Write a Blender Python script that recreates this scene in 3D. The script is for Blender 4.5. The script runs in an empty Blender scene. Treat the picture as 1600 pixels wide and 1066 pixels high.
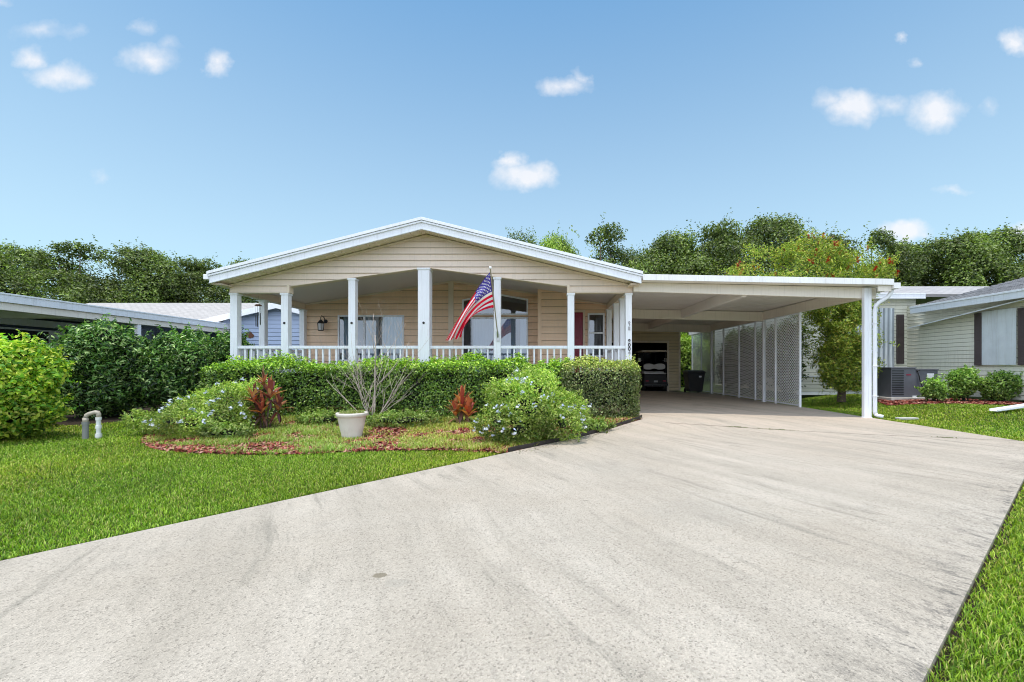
import bpy, bmesh, math, random
import numpy as np
from mathutils import Vector, Matrix

random.seed(7)
rng = np.random.default_rng(11)
scene = bpy.context.scene
COL = scene.collection
PI = math.pi

# ------------------------------------------------------------------ helpers
def smooth(t):
    t = max(0.0, min(1.0, t)); return t * t * (3 - 2 * t)

def gz(x, y):
    """ground height: the lot rises a little to the house and to the right neighbour"""
    a = 0.10 * smooth((7.9 - x) / 5.2) * smooth((y - 7.4) / 2.0)
    b = 0.24 * smooth((x - 8.2) / 2.6) * smooth((y - 6.0) / 4.0)
    return a + b

def gzv(x, y):
    s = lambda t: np.clip(t, 0, 1) ** 2 * (3 - 2 * np.clip(t, 0, 1))
    return 0.10 * s((7.9 - x) / 5.2) * s((y - 7.4) / 2.0) + 0.24 * s((x - 8.2) / 2.6) * s((y - 6.0) / 4.0)

class MB:
    def __init__(self): self.v = []; self.f = []; self.mi = []
    def add(self, vs, fs, mi=0):
        n = len(self.v); self.v += [tuple(p) for p in vs]
        self.f += [tuple(i + n for i in f) for f in fs]; self.mi += [mi] * len(fs)
        return self
    def hexa(self, p, mi=0):
        # p: 4 bottom (ccw) + 4 top
        return self.add(p, [(3, 2, 1, 0), (4, 5, 6, 7), (0, 1, 5, 4), (1, 2, 6, 5), (2, 3, 7, 6), (3, 0, 4, 7)], mi)
    def box(self, x0, x1, y0, y1, z0, z1, mi=0):
        if x0 > x1: x0, x1 = x1, x0
        if y0 > y1: y0, y1 = y1, y0
        if z0 > z1: z0, z1 = z1, z0
        return self.hexa([(x0, y0, z0), (x1, y0, z0), (x1, y1, z0), (x0, y1, z0),
                          (x0, y0, z1), (x1, y0, z1), (x1, y1, z1), (x0, y1, z1)], mi)
    def slant(self, x0, x1, y0, y1, b0, t0, b1, t1, mi=0):
        # board running along x, bottom/top heights at x0 and x1
        return self.hexa([(x0, y0, b0), (x1, y0, b1), (x1, y1, b1), (x0, y1, b0),
                          (x0, y0, t0), (x1, y0, t1), (x1, y1, t1), (x0, y1, t0)], mi)
    def quad(self, a, b, c, d, mi=0): return self.add([a, b, c, d], [(0, 1, 2, 3)], mi)
    def tube(self, pts, rad, n=8, caps=True, mi=0):
        pts = [Vector(p) for p in pts]
        if not isinstance(rad, (list, tuple)): rad = [rad] * len(pts)
        rings = []
        for i, p in enumerate(pts):
            d = (pts[min(i + 1, len(pts) - 1)] - pts[max(i - 1, 0)])
            if d.length < 1e-9: d = Vector((0, 0, 1))
            d.normalize()
            up = Vector((0, 0, 1)) if abs(d.z) < 0.95 else Vector((0, 1, 0))
            a = d.cross(up).normalized(); b = d.cross(a).normalized()
            rings.append([p + (a * math.cos(2 * PI * k / n) + b * math.sin(2 * PI * k / n)) * rad[i] for k in range(n)])
        vs = [q for r in rings for q in r]; fs = []
        for i in range(len(pts) - 1):
            for k in range(n):
                fs.append((i * n + k, i * n + (k + 1) % n, (i + 1) * n + (k + 1) % n, (i + 1) * n + k))
        if caps:
            fs.append(tuple(range(n - 1, -1, -1))); fs.append(tuple((len(pts) - 1) * n + k for k in range(n)))
        return self.add(vs, fs, mi)
    def lathe(self, c, prof, n=32, mi=0):
        vs = []; fs = []
        for r, z in prof:
            for k in range(n):
                a = 2 * PI * k / n; vs.append((c[0] + r * math.cos(a), c[1] + r * math.sin(a), c[2] + z))
        for i in range(len(prof) - 1):
            for k in range(n):
                fs.append((i * n + k, i * n + (k + 1) % n, (i + 1) * n + (k + 1) % n, (i + 1) * n + k))
        return self.add(vs, fs, mi)
    def siding(self, org, u, n, z0, z1, row, span, jut=0.016, kink=True, lap_shade=.016):
        """lap siding: rows of boards on the wall through org, along unit u, outward n; span(z)->(a,b)"""
        org = Vector(org); u = Vector(u); n = Vector(n); z = z0
        k = 0
        while z < z1 - 1e-6:
            zt = min(z + row, z1)
            gh = min(lap_shade, (zt - z) * .4)
            prof = [(z, 0.0), (z + gh, jut), (z + (zt - z) * .5, jut * .45 + .004), (z + (zt - z) * .56, jut * .95), (zt, 0.002)] if kink \
                else [(z, 0.0), (z + gh, jut), (zt, 0.002)]
            P = []
            for zz, off in prof:
                a, b = span(min(max(zz, z + 1e-4), zt - 1e-4))
                P.append((org + u * a + n * off + Vector((0, 0, zz)), org + u * b + n * off + Vector((0, 0, zz))))
            for i in range(len(P) - 1):
                self.quad(P[i][0], P[i][1], P[i + 1][1], P[i + 1][0], 1 if (i == 0) else 0)  # lowest strip of each board takes the painted lap shadow tone
            z = zt; k += 1
        return self

def mesh_from(name, mb, mats, parent=None, bevel=0, shade=False, off=None):
    o0 = Vector(off) if off is not None else (parent_world(parent) if parent else Vector((0, 0, 0)))
    me = bpy.data.meshes.new(name)
    me.from_pydata([tuple(Vector(v) - o0) for v in mb.v], [], mb.f)
    if not isinstance(mats, (list, tuple)): mats = [mats]
    if len(mats) == 1 and max(mb.mi, default=0) > 0:
        key = [k for k, v in M.items() if v == mats[0]]
        if key and key[0] + '_g' in M: mats = [mats[0], M[key[0] + '_g']]
    for m in mats: me.materials.append(m)
    if len(mats) > 1 or max(mb.mi, default=0) > 0: me.polygons.foreach_set('material_index', mb.mi)
    if shade: me.polygons.foreach_set('use_smooth', [True] * len(me.polygons))
    me.update()
    o = bpy.data.objects.new(name, me); COL.objects.link(o)
    if parent: o.parent = parent
    else: o.location = o0
    if bevel:
        b = o.modifiers.new('bevel', 'BEVEL'); b.width = bevel; b.segments = 2; b.limit_method = 'ANGLE'
    return o

def parent_world(p):
    v = Vector((0, 0, 0))
    while p is not None:
        v += p.location; p = p.parent
    return v

def tag(o, label=None, cat=None, group=None, kind=None):
    if label: o['label'] = label
    if cat: o['category'] = cat
    if group: o['group'] = group
    if kind: o['kind'] = kind
    return o

def thing(name, loc, label, cat, group=None):
    o = bpy.data.objects.new(name, None); COL.objects.link(o)
    o.location = loc; o.empty_display_size = .2
    return tag(o, label, cat, group)

def copy_tree(o, parent=None):
    c = o.copy(); COL.objects.link(c)
    if parent: c.parent = parent
    for ch in [q for q in bpy.data.objects if q.parent == o]: copy_tree(ch, c)
    return c

def fast_mesh(name, verts, tris, cols=None, mat=None, parent=None, loc=(0, 0, 0)):
    """numpy verts (N,3), tris (M,3), per-vertex colour (N,3)"""
    me = bpy.data.meshes.new(name)
    verts = np.asarray(verts, dtype=np.float32); tris = np.asarray(tris, dtype=np.int32)
    me.vertices.add(len(verts)); me.vertices.foreach_set('co', verts.ravel())
    me.loops.add(tris.size); me.loops.foreach_set('vertex_index', tris.ravel())
    me.polygons.add(len(tris))
    me.polygons.foreach_set('loop_start', np.arange(0, tris.size, 3, dtype=np.int32))
    try: me.polygons.foreach_set('loop_total', np.full(len(tris), 3, dtype=np.int32))
    except Exception: pass
    if cols is not None:
        at = me.color_attributes.new('col', 'FLOAT_COLOR', 'POINT')
        c4 = np.ones((len(verts), 4), dtype=np.float32); c4[:, :3] = cols
        at.data.foreach_set('color', c4.ravel())
    me.update(calc_edges=True); me.validate()
    if mat: me.materials.append(mat)
    o = bpy.data.objects.new(name, me); COL.objects.link(o)
    if parent: o.parent = parent
    else: o.location = loc
    return o

# ------------------------------------------------------------------ materials
def new_mat(name):
    m = bpy.data.materials.new(name); m.use_nodes = True
    nt = m.node_tree; nt.nodes.clear()
    out = nt.nodes.new('ShaderNodeOutputMaterial')
    return m, nt, out

def N(nt, t, **kw):
    n = nt.nodes.new(t)
    for k, v in kw.items(): setattr(n, k, v)
    return n

def mathn(nt, op, a, b=None, c=None, clamp=False):
    n = nt.nodes.new('ShaderNodeMath'); n.operation = op; n.use_clamp = clamp
    for i, x in enumerate((a, b, c)):
        if x is None: continue
        if isinstance(x, (int, float)): n.inputs[i].default_value = x
        else: nt.links.new(x, n.inputs[i])
    return n.outputs[0]

def mixc(nt, fac, a, b, mode='MIX'):
    n = nt.nodes.new('ShaderNodeMix'); n.data_type = 'RGBA'; n.blend_type = mode
    for s, x in ((n.inputs[0], fac), (n.inputs[6], a), (n.inputs[7], b)):
        if isinstance(x, (int, float)): s.default_value = x
        elif isinstance(x, (tuple, list)): s.default_value = (*x[:3], 1)
        else: nt.links.new(x, s)
    return n.outputs[2]

def noise(nt, vec, scale, detail=4, rough=.55, dist=0):
    n = nt.nodes.new('ShaderNodeTexNoise'); n.inputs['Scale'].default_value = scale
    n.inputs['Detail'].default_value = detail; n.inputs['Roughness'].default_value = rough
    n.inputs['Distortion'].default_value = dist
    if vec is not None: nt.links.new(vec, n.inputs['Vector'])
    return n.outputs[0]

def ramp(nt, fac, stops):
    n = nt.nodes.new('ShaderNodeValToRGB'); cr = n.color_ramp
    while len(cr.elements) < len(stops): cr.elements.new(.5)
    for e, (p, c) in zip(cr.elements, stops):
        e.position = p; e.color = (*c, 1) if isinstance(c, (tuple, list)) else (c, c, c, 1)
    nt.links.new(fac, n.inputs[0]); return n.outputs[0]

def mapping(nt, vec, scale=(1, 1, 1), rot=(0, 0, 0), loc=(0, 0, 0)):
    n = nt.nodes.new('ShaderNodeMapping'); n.inputs['Scale'].default_value = scale
    n.inputs['Rotation'].default_value = rot; n.inputs['Location'].default_value = loc
    nt.links.new(vec, n.inputs['Vector']); return n.outputs[0]

def geo_pos(nt): return N(nt, 'ShaderNodeNewGeometry').outputs['Position']

def paint(name, col, rough=.5, var=.08, vscale=1.5, dirt=0.0, dirtcol=(.25, .22, .18), bump=.0, bscale=60, metal=0, spec=.4):
    m, nt, out = new_mat(name)
    p = N(nt, 'ShaderNodeBsdfPrincipled'); p.inputs['Roughness'].default_value = rough
    p.inputs['Metallic'].default_value = metal; p.inputs['Specular IOR Level'].default_value = spec
    pos = geo_pos(nt)
    n1 = noise(nt, pos, vscale, 5)
    f = ramp(nt, n1, [(.3, 0.0), (.7, 1.0)])
    dark = tuple(c * (1 - var) for c in col); light = tuple(min(1, c * (1 + var)) for c in col)
    c = mixc(nt, f, dark, light)
    if dirt > 0:
        n2 = noise(nt, mapping(nt, pos, (3, 3, .8)), 3, 6, .7)
        d = ramp(nt, n2, [(.5, 0.0), (.8, dirt)])
        c = mixc(nt, d, c, dirtcol)
    nt.links.new(c, p.inputs['Base Color'])
    if bump > 0:
        b = N(nt, 'ShaderNodeBump'); b.inputs['Strength'].default_value = bump; b.inputs['Distance'].default_value = .01
        nt.links.new(noise(nt, pos, bscale, 3), b.inputs['Height']); nt.links.new(b.outputs[0], p.inputs['Normal'])
    nt.links.new(p.outputs[0], out.inputs[0])
    return m

def streaks(m, col, amt):
    nt = m.node_tree; p = [n for n in nt.nodes if n.type == 'BSDF_PRINCIPLED'][0]
    src = p.inputs['Base Color'].links[0].from_socket; pos = geo_pos(nt)
    a = noise(nt, mapping(nt, pos, (14, 14, .7)), 1.5, 6, .7); f = ramp(nt, a, [(.52, 0.0), (.75, amt)])
    nt.links.new(mixc(nt, f, src, col), p.inputs['Base Color'])

def leaf_mat(name, trans=.3, rough=.42, tint=(1, 1, 1), spec=.35):
    m, nt, out = new_mat(name)
    p = N(nt, 'ShaderNodeBsdfPrincipled'); p.inputs['Roughness'].default_value = rough
    p.inputs['Specular IOR Level'].default_value = spec
    a = N(nt, 'ShaderNodeAttribute', attribute_name='col')
    c = mixc(nt, 1.0, a.outputs['Color'], tint, 'MULTIPLY')
    nt.links.new(c, p.inputs['Base Color'])
    t = N(nt, 'ShaderNodeBsdfTranslucent')
    c2 = mixc(nt, 1.0, c, (1.25, 1.35, .55), 'MULTIPLY'); nt.links.new(c2, t.inputs[0])
    mx = N(nt, 'ShaderNodeMixShader'); mx.inputs[0].default_value = trans
    nt.links.new(p.outputs[0], mx.inputs[1]); nt.links.new(t.outputs[0], mx.inputs[2])
    nt.links.new(mx.outputs[0], out.inputs[0])
    return m

M = {}
M['white'] = paint('white_paint', (.84, .87, .92), .45, .03, 2, dirt=.12)
M['whitemetal'] = paint('white_metal', (.84, .85, .86), .35, .04, 1.5, dirt=.15)
M['pan'] = paint('ceiling_pan', (.88, .85, .82), .5, .05, .8, dirt=.1)
M['cream_beam'] = paint('cream_beam', (.84, .79, .71), .45, .04, 1)
M['siding'] = paint('beige_siding', (.86, .62, .43), .55, .05, .9, dirt=.08)
M['siding_gable'] = paint('beige_siding_gable', (.80, .68, .575), .55, .05, .9, dirt=.08)
M['trim'] = paint('beige_trim', (.76, .65, .52), .5, .04)
M['soffit'] = paint('soffit', (.74, .66, .54), .6, .08, 6)
M['porchceil'] = paint('porch_ceiling', (.70, .65, .60), .6, .04, .7)
M['floor'] = paint('porch_floor', (.35, .34, .33), .7, .1)
M['red'] = paint('maroon_door', (.27, .012, .045), .35, .1)
M['black'] = paint('black_metal', (.02, .02, .022), .4, .2)
M['blackplastic'] = paint('black_plastic', (.03, .032, .036), .38, .2)
M['darkroom'] = paint('dark_interior', (.03, .035, .045), .9, .2)  # near-black in place of the shade inside unlit rooms
M['curtain'] = paint('sky_tinted_curtain', (.42, .51, .63), .9, .05)  # cloth tinted blue-grey to paint in the sky reflection of the panes
M['brown'] = paint('brown_shutter', (.10, .075, .075), .55, .12)
M['seat'] = paint('seat_vinyl', (.62, .62, .62), .5, .04)
M['rubber'] = paint('rubber', (.02, .02, .02), .85, .2)
M['chrome'] = paint('grey_metal', (.5, .5, .5), .3, .1, metal=.8)
M['pot'] = paint('pot_glaze', (.72, .68, .61), .45, .07, 5, dirt=.35, bump=.15, bscale=40)
M['soil'] = paint('soil', (.07, .05, .035), .95, .4, 20, bump=.6)
M['acgrey'] = paint('ac_grey', (.13, .135, .16), .5, .12, 3)
M['pvcwhite'] = paint('pvc_white', (.75, .76, .74), .4, .08, 12, dirt=.3)
M['pvcgrey'] = paint('pvc_grey', (.22, .23, .22), .5, .1)
M['bluesiding'] = paint('blue_siding', (.42, .51, .70), .55, .06)
M['blueshade'] = paint('blue_siding_shaded', (.06, .085, .14), .6, .1)  # the blue siding again, with the carport shade put into its colour
M['creamsiding'] = paint('cream_siding', (.88, .86, .74), .55, .05, .8)
M['creamskirt'] = paint('cream_skirt', (.68, .67, .58), .55, .06, .8)
M['stormpanel'] = paint('storm_panel', (.80, .85, .90), .35, .06, 3, metal=.1)
M['shedsiding'] = paint('shed_siding', (.70, .60, .40), .6, .06)
M['wood'] = paint('wood_disc', (.16, .07, .04), .6, .2, 20)
M['edging'] = paint('edging', (.035, .028, .025), .7, .3, 8)
M['concrete_block'] = paint('concrete_pale', (.5, .49, .46), .85, .1, 8, bump=.3)
M['gold'] = paint('flag_pole_metal', (.42, .38, .30), .35, .2, 10, metal=.5)
M['bark'] = paint('bark', (.12, .09, .065), .9, .35, 12, bump=.8, bscale=25)
M['palebark'] = paint('pale_bare_bark', (.50, .43, .37), .85, .25, 15, bump=.4)
M['twigcore'] = paint('dark_core_and_twigs', (.012, .016, .008), .95, .5, 8)  # near-black for filler hulls added to block the view through bushes, and twigs
M['stormshade'] = paint('storm_panel_valley_shade', (.40, .43, .46), .4, .06)  # darker panel copy that paints shade into the rib valleys
M['petal'] = leaf_mat('petals', .25, .6)
M['leaf'] = leaf_mat('leaves')
M['leaf_glossy'] = leaf_mat('leaves_glossy', .22, .33, spec=.45)
M['treeleaf'] = leaf_mat('tree_leaves', .22, .5)
M['grass'] = leaf_mat('grass_blades', .35, .5, spec=.25)

for k_, a_ in (('white', .35), ('whitemetal', .4), ('siding_gable', .3), ('siding', .25), ('creamsiding', .35), ('cream_beam', .3), ('stormpanel', .35)): streaks(M[k_], (.42, .40, .35), a_)
def lap_shade(m, k=.55):  # darker siding copy that paints the shadow line under each lap
    g = m.copy(); g.name = m.name + '_lap_shade'
    for n in g.node_tree.nodes:
        if n.type == 'MIX':
            for i in (6, 7):
                if not n.inputs[i].is_linked:
                    c = n.inputs[i].default_value; n.inputs[i].default_value = (c[0] * k, c[1] * k, c[2] * k, 1)
    return g
for k_ in ('siding', 'siding_gable', 'shedsiding', 'creamsiding', 'creamskirt', 'bluesiding', 'blueshade'): M[k_ + '_g'] = lap_shade(M[k_], .68 if 'cream' in k_ else .55)
def shingle(name, c0, c1, row=.14):
    m, nt, out = new_mat(name)
    p = N(nt, 'ShaderNodeBsdfPrincipled'); p.inputs['Roughness'].default_value = .9
    pos = geo_pos(nt)
    br = N(nt, 'ShaderNodeTexBrick'); br.inputs['Scale'].default_value = 1
    br.inputs['Brick Width'].default_value = .3; br.inputs['Row Height'].default_value = row
    br.inputs['Mortar Size'].default_value = .012; br.inputs['Color1'].default_value = (*c0, 1)
    br.inputs['Color2'].default_value = (*c1, 1); br.inputs['Mortar'].default_value = (*[c * .4 for c in c0], 1)
    nt.links.new(pos, br.inputs['Vector'])
    c = mixc(nt, ramp(nt, noise(nt, pos, 5, 6, .7), [(.3, 0.0), (.75, .7)]), br.outputs[0], tuple(x * .55 for x in c0))
    nt.links.new(c, p.inputs['Base Color']); nt.links.new(p.outputs[0], out.inputs[0]); return m
M['shingle'] = shingle('grey_shingles', (.52, .50, .50), (.36, .35, .36))
M['shingle_light'] = shingle('pale_shingles', (.55, .52, .50), (.45, .43, .42))

def glass_mat():
    m, nt, out = new_mat('window_glass')
    g = N(nt, 'ShaderNodeBsdfGlossy'); g.inputs['Roughness'].default_value = .02; g.inputs[0].default_value = (.9, .95, 1, 1)
    t = N(nt, 'ShaderNodeBsdfTransparent'); t.inputs[0].default_value = (.72, .80, .84, 1)
    lw = N(nt, 'ShaderNodeFresnel'); lw.inputs[0].default_value = 1.5
    f = mathn(nt, 'MULTIPLY_ADD', lw.outputs[0], 1.5, .12, clamp=True)
    mx = N(nt, 'ShaderNodeMixShader'); nt.links.new(f, mx.inputs[0])
    nt.links.new(t.outputs[0], mx.inputs[1]); nt.links.new(g.outputs[0], mx.inputs[2])
    nt.links.new(mx.outputs[0], out.inputs[0]); return m
M['glass'] = glass_mat()

def concrete_mat():
    m, nt, out = new_mat('driveway_concrete')
    p = N(nt, 'ShaderNodeBsdfPrincipled'); p.inputs['Roughness'].default_value = .85
    p.inputs['Specular IOR Level'].default_value = .25
    pos = geo_pos(nt)
    # broad warm / cool mottling
    big = noise(nt, pos, .55, 4, .6)
    c = mixc(nt, ramp(nt, big, [(.35, 0.0), (.65, 1.0)]), (.43, .376, .308), (.53, .476, .405))
    syy = N(nt, 'ShaderNodeSeparateXYZ'); nt.links.new(pos, syy.inputs[0])
    c = mixc(nt, ramp(nt, mathn(nt, 'MULTIPLY', syy.outputs[1], .1), [(.35, 0.0), (.85, .75)]), c, (.52, .43, .35))
    # sweeping marks left by washing: arcs round a far corner
    mp = mapping(nt, pos, (1, 1, 1), (0, 0, 0), (2.5, 3.0, 0))
    sep = N(nt, 'ShaderNodeSeparateXYZ'); nt.links.new(mp, sep.inputs[0])
    wob = noise(nt, pos, .7, 3, .5)
    wv_ = N(nt, 'ShaderNodeTexNoise'); wv_.inputs['Scale'].default_value = .28; wv_.inputs['Detail'].default_value = 1; nt.links.new(pos, wv_.inputs['Vector'])
    wa = N(nt, 'ShaderNodeVectorMath', operation='MULTIPLY_ADD'); nt.links.new(wv_.outputs['Color'], wa.inputs[0]); wa.inputs[1].default_value = (1.0, 1.0, 0); nt.links.new(pos, wa.inputs[2])
    mp2 = mapping(nt, wa.outputs[0], (1, 1, 1), (0, 0, math.radians(62)))
    # light broad passes separated by thin darker lines
    st = noise(nt, mapping(nt, mp2, (.28, 2.6, 1)), 1.0, 4, .6, .3)
    st2 = noise(nt, mapping(nt, mp2, (.7, 6.5, 1), (0, 0, 0), (4, 1, 0)), 1.0, 6, .7, .5)
    c = mixc(nt, ramp(nt, st, [(.40, 0.0), (.64, .7)]), c, (.39, .345, .285))
    c = mixc(nt, mathn(nt, 'MULTIPLY', ramp(nt, st2, [(.53, 0.0), (.66, .8)]), ramp(nt, noise(nt, pos, .8, 3), [(.38, 0.0), (.56, .8)])), c, (.25, .23, .19))
    # blotches
    c = mixc(nt, ramp(nt, noise(nt, pos, 2.6, 7, .72), [(.56, 0.0), (.74, .5)]), c, (.29, .26, .22))
    # exposed aggregate
    v = N(nt, 'ShaderNodeTexVoronoi'); v.inputs['Scale'].default_value = 120; nt.links.new(pos, v.inputs['Vector'])
    ag = ramp(nt, v.outputs['Color'], [(.08, .42), (.3, .9), (.6, 1.02), (.95, 1.28)])
    c = mixc(nt, .7, c, ag, 'MULTIPLY')
    gr = noise(nt, pos, 260, 2, .6)
    c = mixc(nt, .6, c, ramp(nt, gr, [(.35, .72), (.65, 1.2)]), 'MULTIPLY')
    # a brownish stain and dark mildew along the right edge
    def spot(x, y, rx, ry, rot, fac, colr):
        nonlocal c
        q = mapping(nt, pos, (1, 1, 1), (0, 0, 0), (-x, -y, 0))
        q = mapping(nt, q, (1 / rx, 1 / ry, 0), (0, 0, 0))
        ln = N(nt, 'ShaderNodeVectorMath', operation='LENGTH'); nt.links.new(q, ln.inputs[0])
        d = mathn(nt, 'ADD', ln.outputs['Value'], mathn(nt, 'MULTIPLY', noise(nt, pos, 14, 4), .9))
        c = mixc(nt, ramp(nt, d, [(.9, fac), (1.35, 0.0)]), c, colr)
    spot(-.93, 2.50, .075, .055, 0, .85, (.20, .17, .12))
    spot(-.80, 2.42, .16, .10, 0, .3, (.30, .28, .24))
    spot(.9, 5.2, .9, .8, 0, .12, (.28, .265, .23))
    spot(1.3, 3.6, .9, .6, 0, .12, (.27, .26, .23))
    spot(4.6, 12.8, .35, .25, 0, .55, (.12, .11, .10)); spot(5.1, 15.2, .3, .3, 0, .45, (.12, .11, .10)); spot(3.9, 10.9, .2, .14, 0, .35, (.2, .18, .15)); spot(.4, 3.9, .05, .03, 0, .5, (.2, .19, .16)); spot(.1, 4.3, .03, .03, 0, .5, (.2, .19, .16))
    spot(2.1, 8.0, 1.6, .7, 0, .35, (.46, .39, .31))
    sx = N(nt, 'ShaderNodeSeparateXYZ'); nt.links.new(pos, sx.inputs[0])
    # distance from the right edge line through (1.45,1.655) and (5.27,4.74)
    L = math.hypot(3.82, 3.085); nx, ny = 3.085 / L, -3.82 / L
    d = mathn(nt, 'ADD', mathn(nt, 'MULTIPLY', sx.outputs[0], nx), mathn(nt, 'MULTIPLY', sx.outputs[1], ny))
    d = mathn(nt, 'SUBTRACT', d, 1.45 * nx + 1.655 * ny)
    near = ramp(nt, mathn(nt, 'MULTIPLY_ADD', d, 1.0, 1.0), [(.5, 0.0), (.86, .45), (.97, .85), (1.0, .6)])
    mild = ramp(nt, noise(nt, mapping(nt, mp2, (3.2, 5.5, 1)), 1.9, 10, .85, .4), [(.50, 0.0), (.60, 1.0)])
    c = mixc(nt, mathn(nt, 'MULTIPLY', near, mild), c, (.09, .085, .08))
    nt.links.new(c, p.inputs['Base Color'])
    b = N(nt, 'ShaderNodeBump'); b.inputs['Strength'].default_value = .5; b.inputs['Distance'].default_value = .004
    nt.links.new(mathn(nt, 'ADD', v.outputs['Distance'], gr), b.inputs['Height']); nt.links.new(b.outputs[0], p.inputs['Normal'])
    nt.links.new(p.outputs[0], out.inputs[0]); return m
M['concrete'] = concrete_mat()

def ground_mat(name, a, b, c3=None, sc=3):
    m, nt, out = new_mat(name)
    p = N(nt, 'ShaderNodeBsdfPrincipled'); p.inputs['Roughness'].default_value = .95; p.inputs['Specular IOR Level'].default_value = .1
    pos = geo_pos(nt)
    c = mixc(nt, ramp(nt, noise(nt, pos, sc, 8, .7), [(.35, 0.0), (.65, 1.0)]), a, b)
    if c3: c = mixc(nt, ramp(nt, noise(nt, pos, sc * 9, 4, .7), [(.45, 0.0), (.65, .8)]), c, c3)
    nt.links.new(c, p.inputs['Base Color'])
    bu = N(nt, 'ShaderNodeBump'); bu.inputs['Strength'].default_value = .8; bu.inputs['Distance'].default_value = .03
    nt.links.new(noise(nt, pos, sc * 15, 4, .7), bu.inputs['Height']); nt.links.new(bu.outputs[0], p.inputs['Normal'])
    nt.links.new(p.outputs[0], out.inputs[0]); return m
M['ground'] = ground_mat('lawn_soil', (.045, .075, .018), (.07, .12, .025), (.06, .06, .03))
M['mulchbase'] = ground_mat('mulch_base', (.10, .028, .016), (.16, .06, .035), (.04, .02, .012), 6)
M['road'] = ground_mat('asphalt', (.05, .05, .05), (.07, .07, .068), None, 4)
M['dirt'] = ground_mat('dark_dirt', (.035, .025, .018), (.06, .045, .032), None, 12)

def flag_mat():
    m, nt, out = new_mat('flag_cloth')
    uv = N(nt, 'ShaderNodeUVMap', uv_map='uv'); s = N(nt, 'ShaderNodeSeparateXYZ'); nt.links.new(uv.outputs[0], s.inputs[0])
    u, v = s.outputs[0], s.outputs[1]      # u along the fly, v from top to bottom
    k = mathn(nt, 'FLOOR', mathn(nt, 'MULTIPLY', v, 13))
    odd = mathn(nt, 'MODULO', k, 2)
    c = mixc(nt, odd, (.78, .02, .06), (.92, .91, .93))
    can = mathn(nt, 'MULTIPLY', mathn(nt, 'LESS_THAN', u, .4), mathn(nt, 'LESS_THAN', v, 7 / 13))
    a = mathn(nt, 'MULTIPLY', u, 12 / .4); b = mathn(nt, 'MULTIPLY', v, 10 * 13 / 7)
    ra = mathn(nt, 'ROUND', a); rb = mathn(nt, 'ROUND', b)
    da = mathn(nt, 'SUBTRACT', a, ra); db = mathn(nt, 'SUBTRACT', b, rb)
    dd = mathn(nt, 'SQRT', mathn(nt, 'ADD', mathn(nt, 'MULTIPLY', da, da), mathn(nt, 'MULTIPLY', db, db)))
    ev = mathn(nt, 'LESS_THAN', mathn(nt, 'MODULO', mathn(nt, 'ADD', ra, rb), 2), .5)
    inr = mathn(nt, 'MULTIPLY', mathn(nt, 'MULTIPLY', mathn(nt, 'GREATER_THAN', ra, .5), mathn(nt, 'LESS_THAN', ra, 11.5)),
                mathn(nt, 'MULTIPLY', mathn(nt, 'GREATER_THAN', rb, .5), mathn(nt, 'LESS_THAN', rb, 9.5)))
    star = mathn(nt, 'MULTIPLY', mathn(nt, 'MULTIPLY', mathn(nt, 'LESS_THAN', dd, .42), ev), inr)
    cc = mixc(nt, star, (.10, .08, .42), (.85, .85, .9))
    c = mixc(nt, can, c, cc)
    d = N(nt, 'ShaderNodeBsdfDiffuse'); t = N(nt, 'ShaderNodeBsdfTranslucent')
    nt.links.new(c, d.inputs[0]); nt.links.new(c, t.inputs[0])
    mx = N(nt, 'ShaderNodeMixShader'); mx.inputs[0].default_value = .4
    nt.links.new(d.outputs[0], mx.inputs[1]); nt.links.new(t.outputs[0], mx.inputs[2]); nt.links.new(mx.outputs[0], out.inputs[0])
    return m
M['flag'] = flag_mat()

# ------------------------------------------------------------------ camera, world, sun
cam = bpy.data.cameras.new('camera'); camo = bpy.data.objects.new('camera', cam); COL.objects.link(camo)
camo.location = (0, 0, 1.2); camo.rotation_euler = (PI / 2, 0, 0)
cam.sensor_width = 36; cam.lens = 36 * 680 / 1600
cam.shift_x = -45 / 1600; cam.shift_y = 40 / 1600
cam.clip_end = 3000; cam.clip_start = .05
scene.camera = camo

sd = Vector((-.055, -.125, 1)).normalized()      # towards the sun
sun = bpy.data.lights.new('sun', 'SUN'); sun.energy = 3.15; sun.angle = math.radians(.53); sun.color = (1, .93, .82)
suno = bpy.data.objects.new('sun', sun); COL.objects.link(suno); suno.location = (0, 0, 20)
suno.rotation_euler = (-sd).to_track_quat('-Z', 'Y').to_euler()

w = bpy.data.worlds.new('World'); scene.world = w; w.use_nodes = True
nt = w.node_tree; nt.nodes.clear()
wo = N(nt, 'ShaderNodeOutputWorld'); bg = N(nt, 'ShaderNodeBackground'); nt.links.new(bg.outputs[0], wo.inputs[0])
sky = N(nt, 'ShaderNodeTexSky'); sky.sky_type = 'NISHITA'; sky.sun_disc = False
sky.sun_elevation = math.asin(sd.z); sky.sun_rotation = math.atan2(sd.x, sd.y)
sky.air_density = 1.0; sky.dust_density = .6; sky.ozone_density = 1.6
SKY = .154
bg.inputs['Strength'].default_value = SKY
tc = N(nt, 'ShaderNodeTexCoord'); nrm = tc.outputs['Generated']
sx = N(nt, 'ShaderNodeSeparateXYZ'); nt.links.new(nrm, sx.inputs[0])
X, Y, Z = sx.outputs
ay = mathn(nt, 'MAXIMUM', mathn(nt, 'ABSOLUTE', Y), .05)
U = mathn(nt, 'DIVIDE', X, ay); V = mathn(nt, 'DIVIDE', Z, ay)
cb = N(nt, 'ShaderNodeCombineXYZ'); nt.links.new(U, cb.inputs[0]); nt.links.new(V, cb.inputs[1])
uvw = cb.outputs[0]
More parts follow.
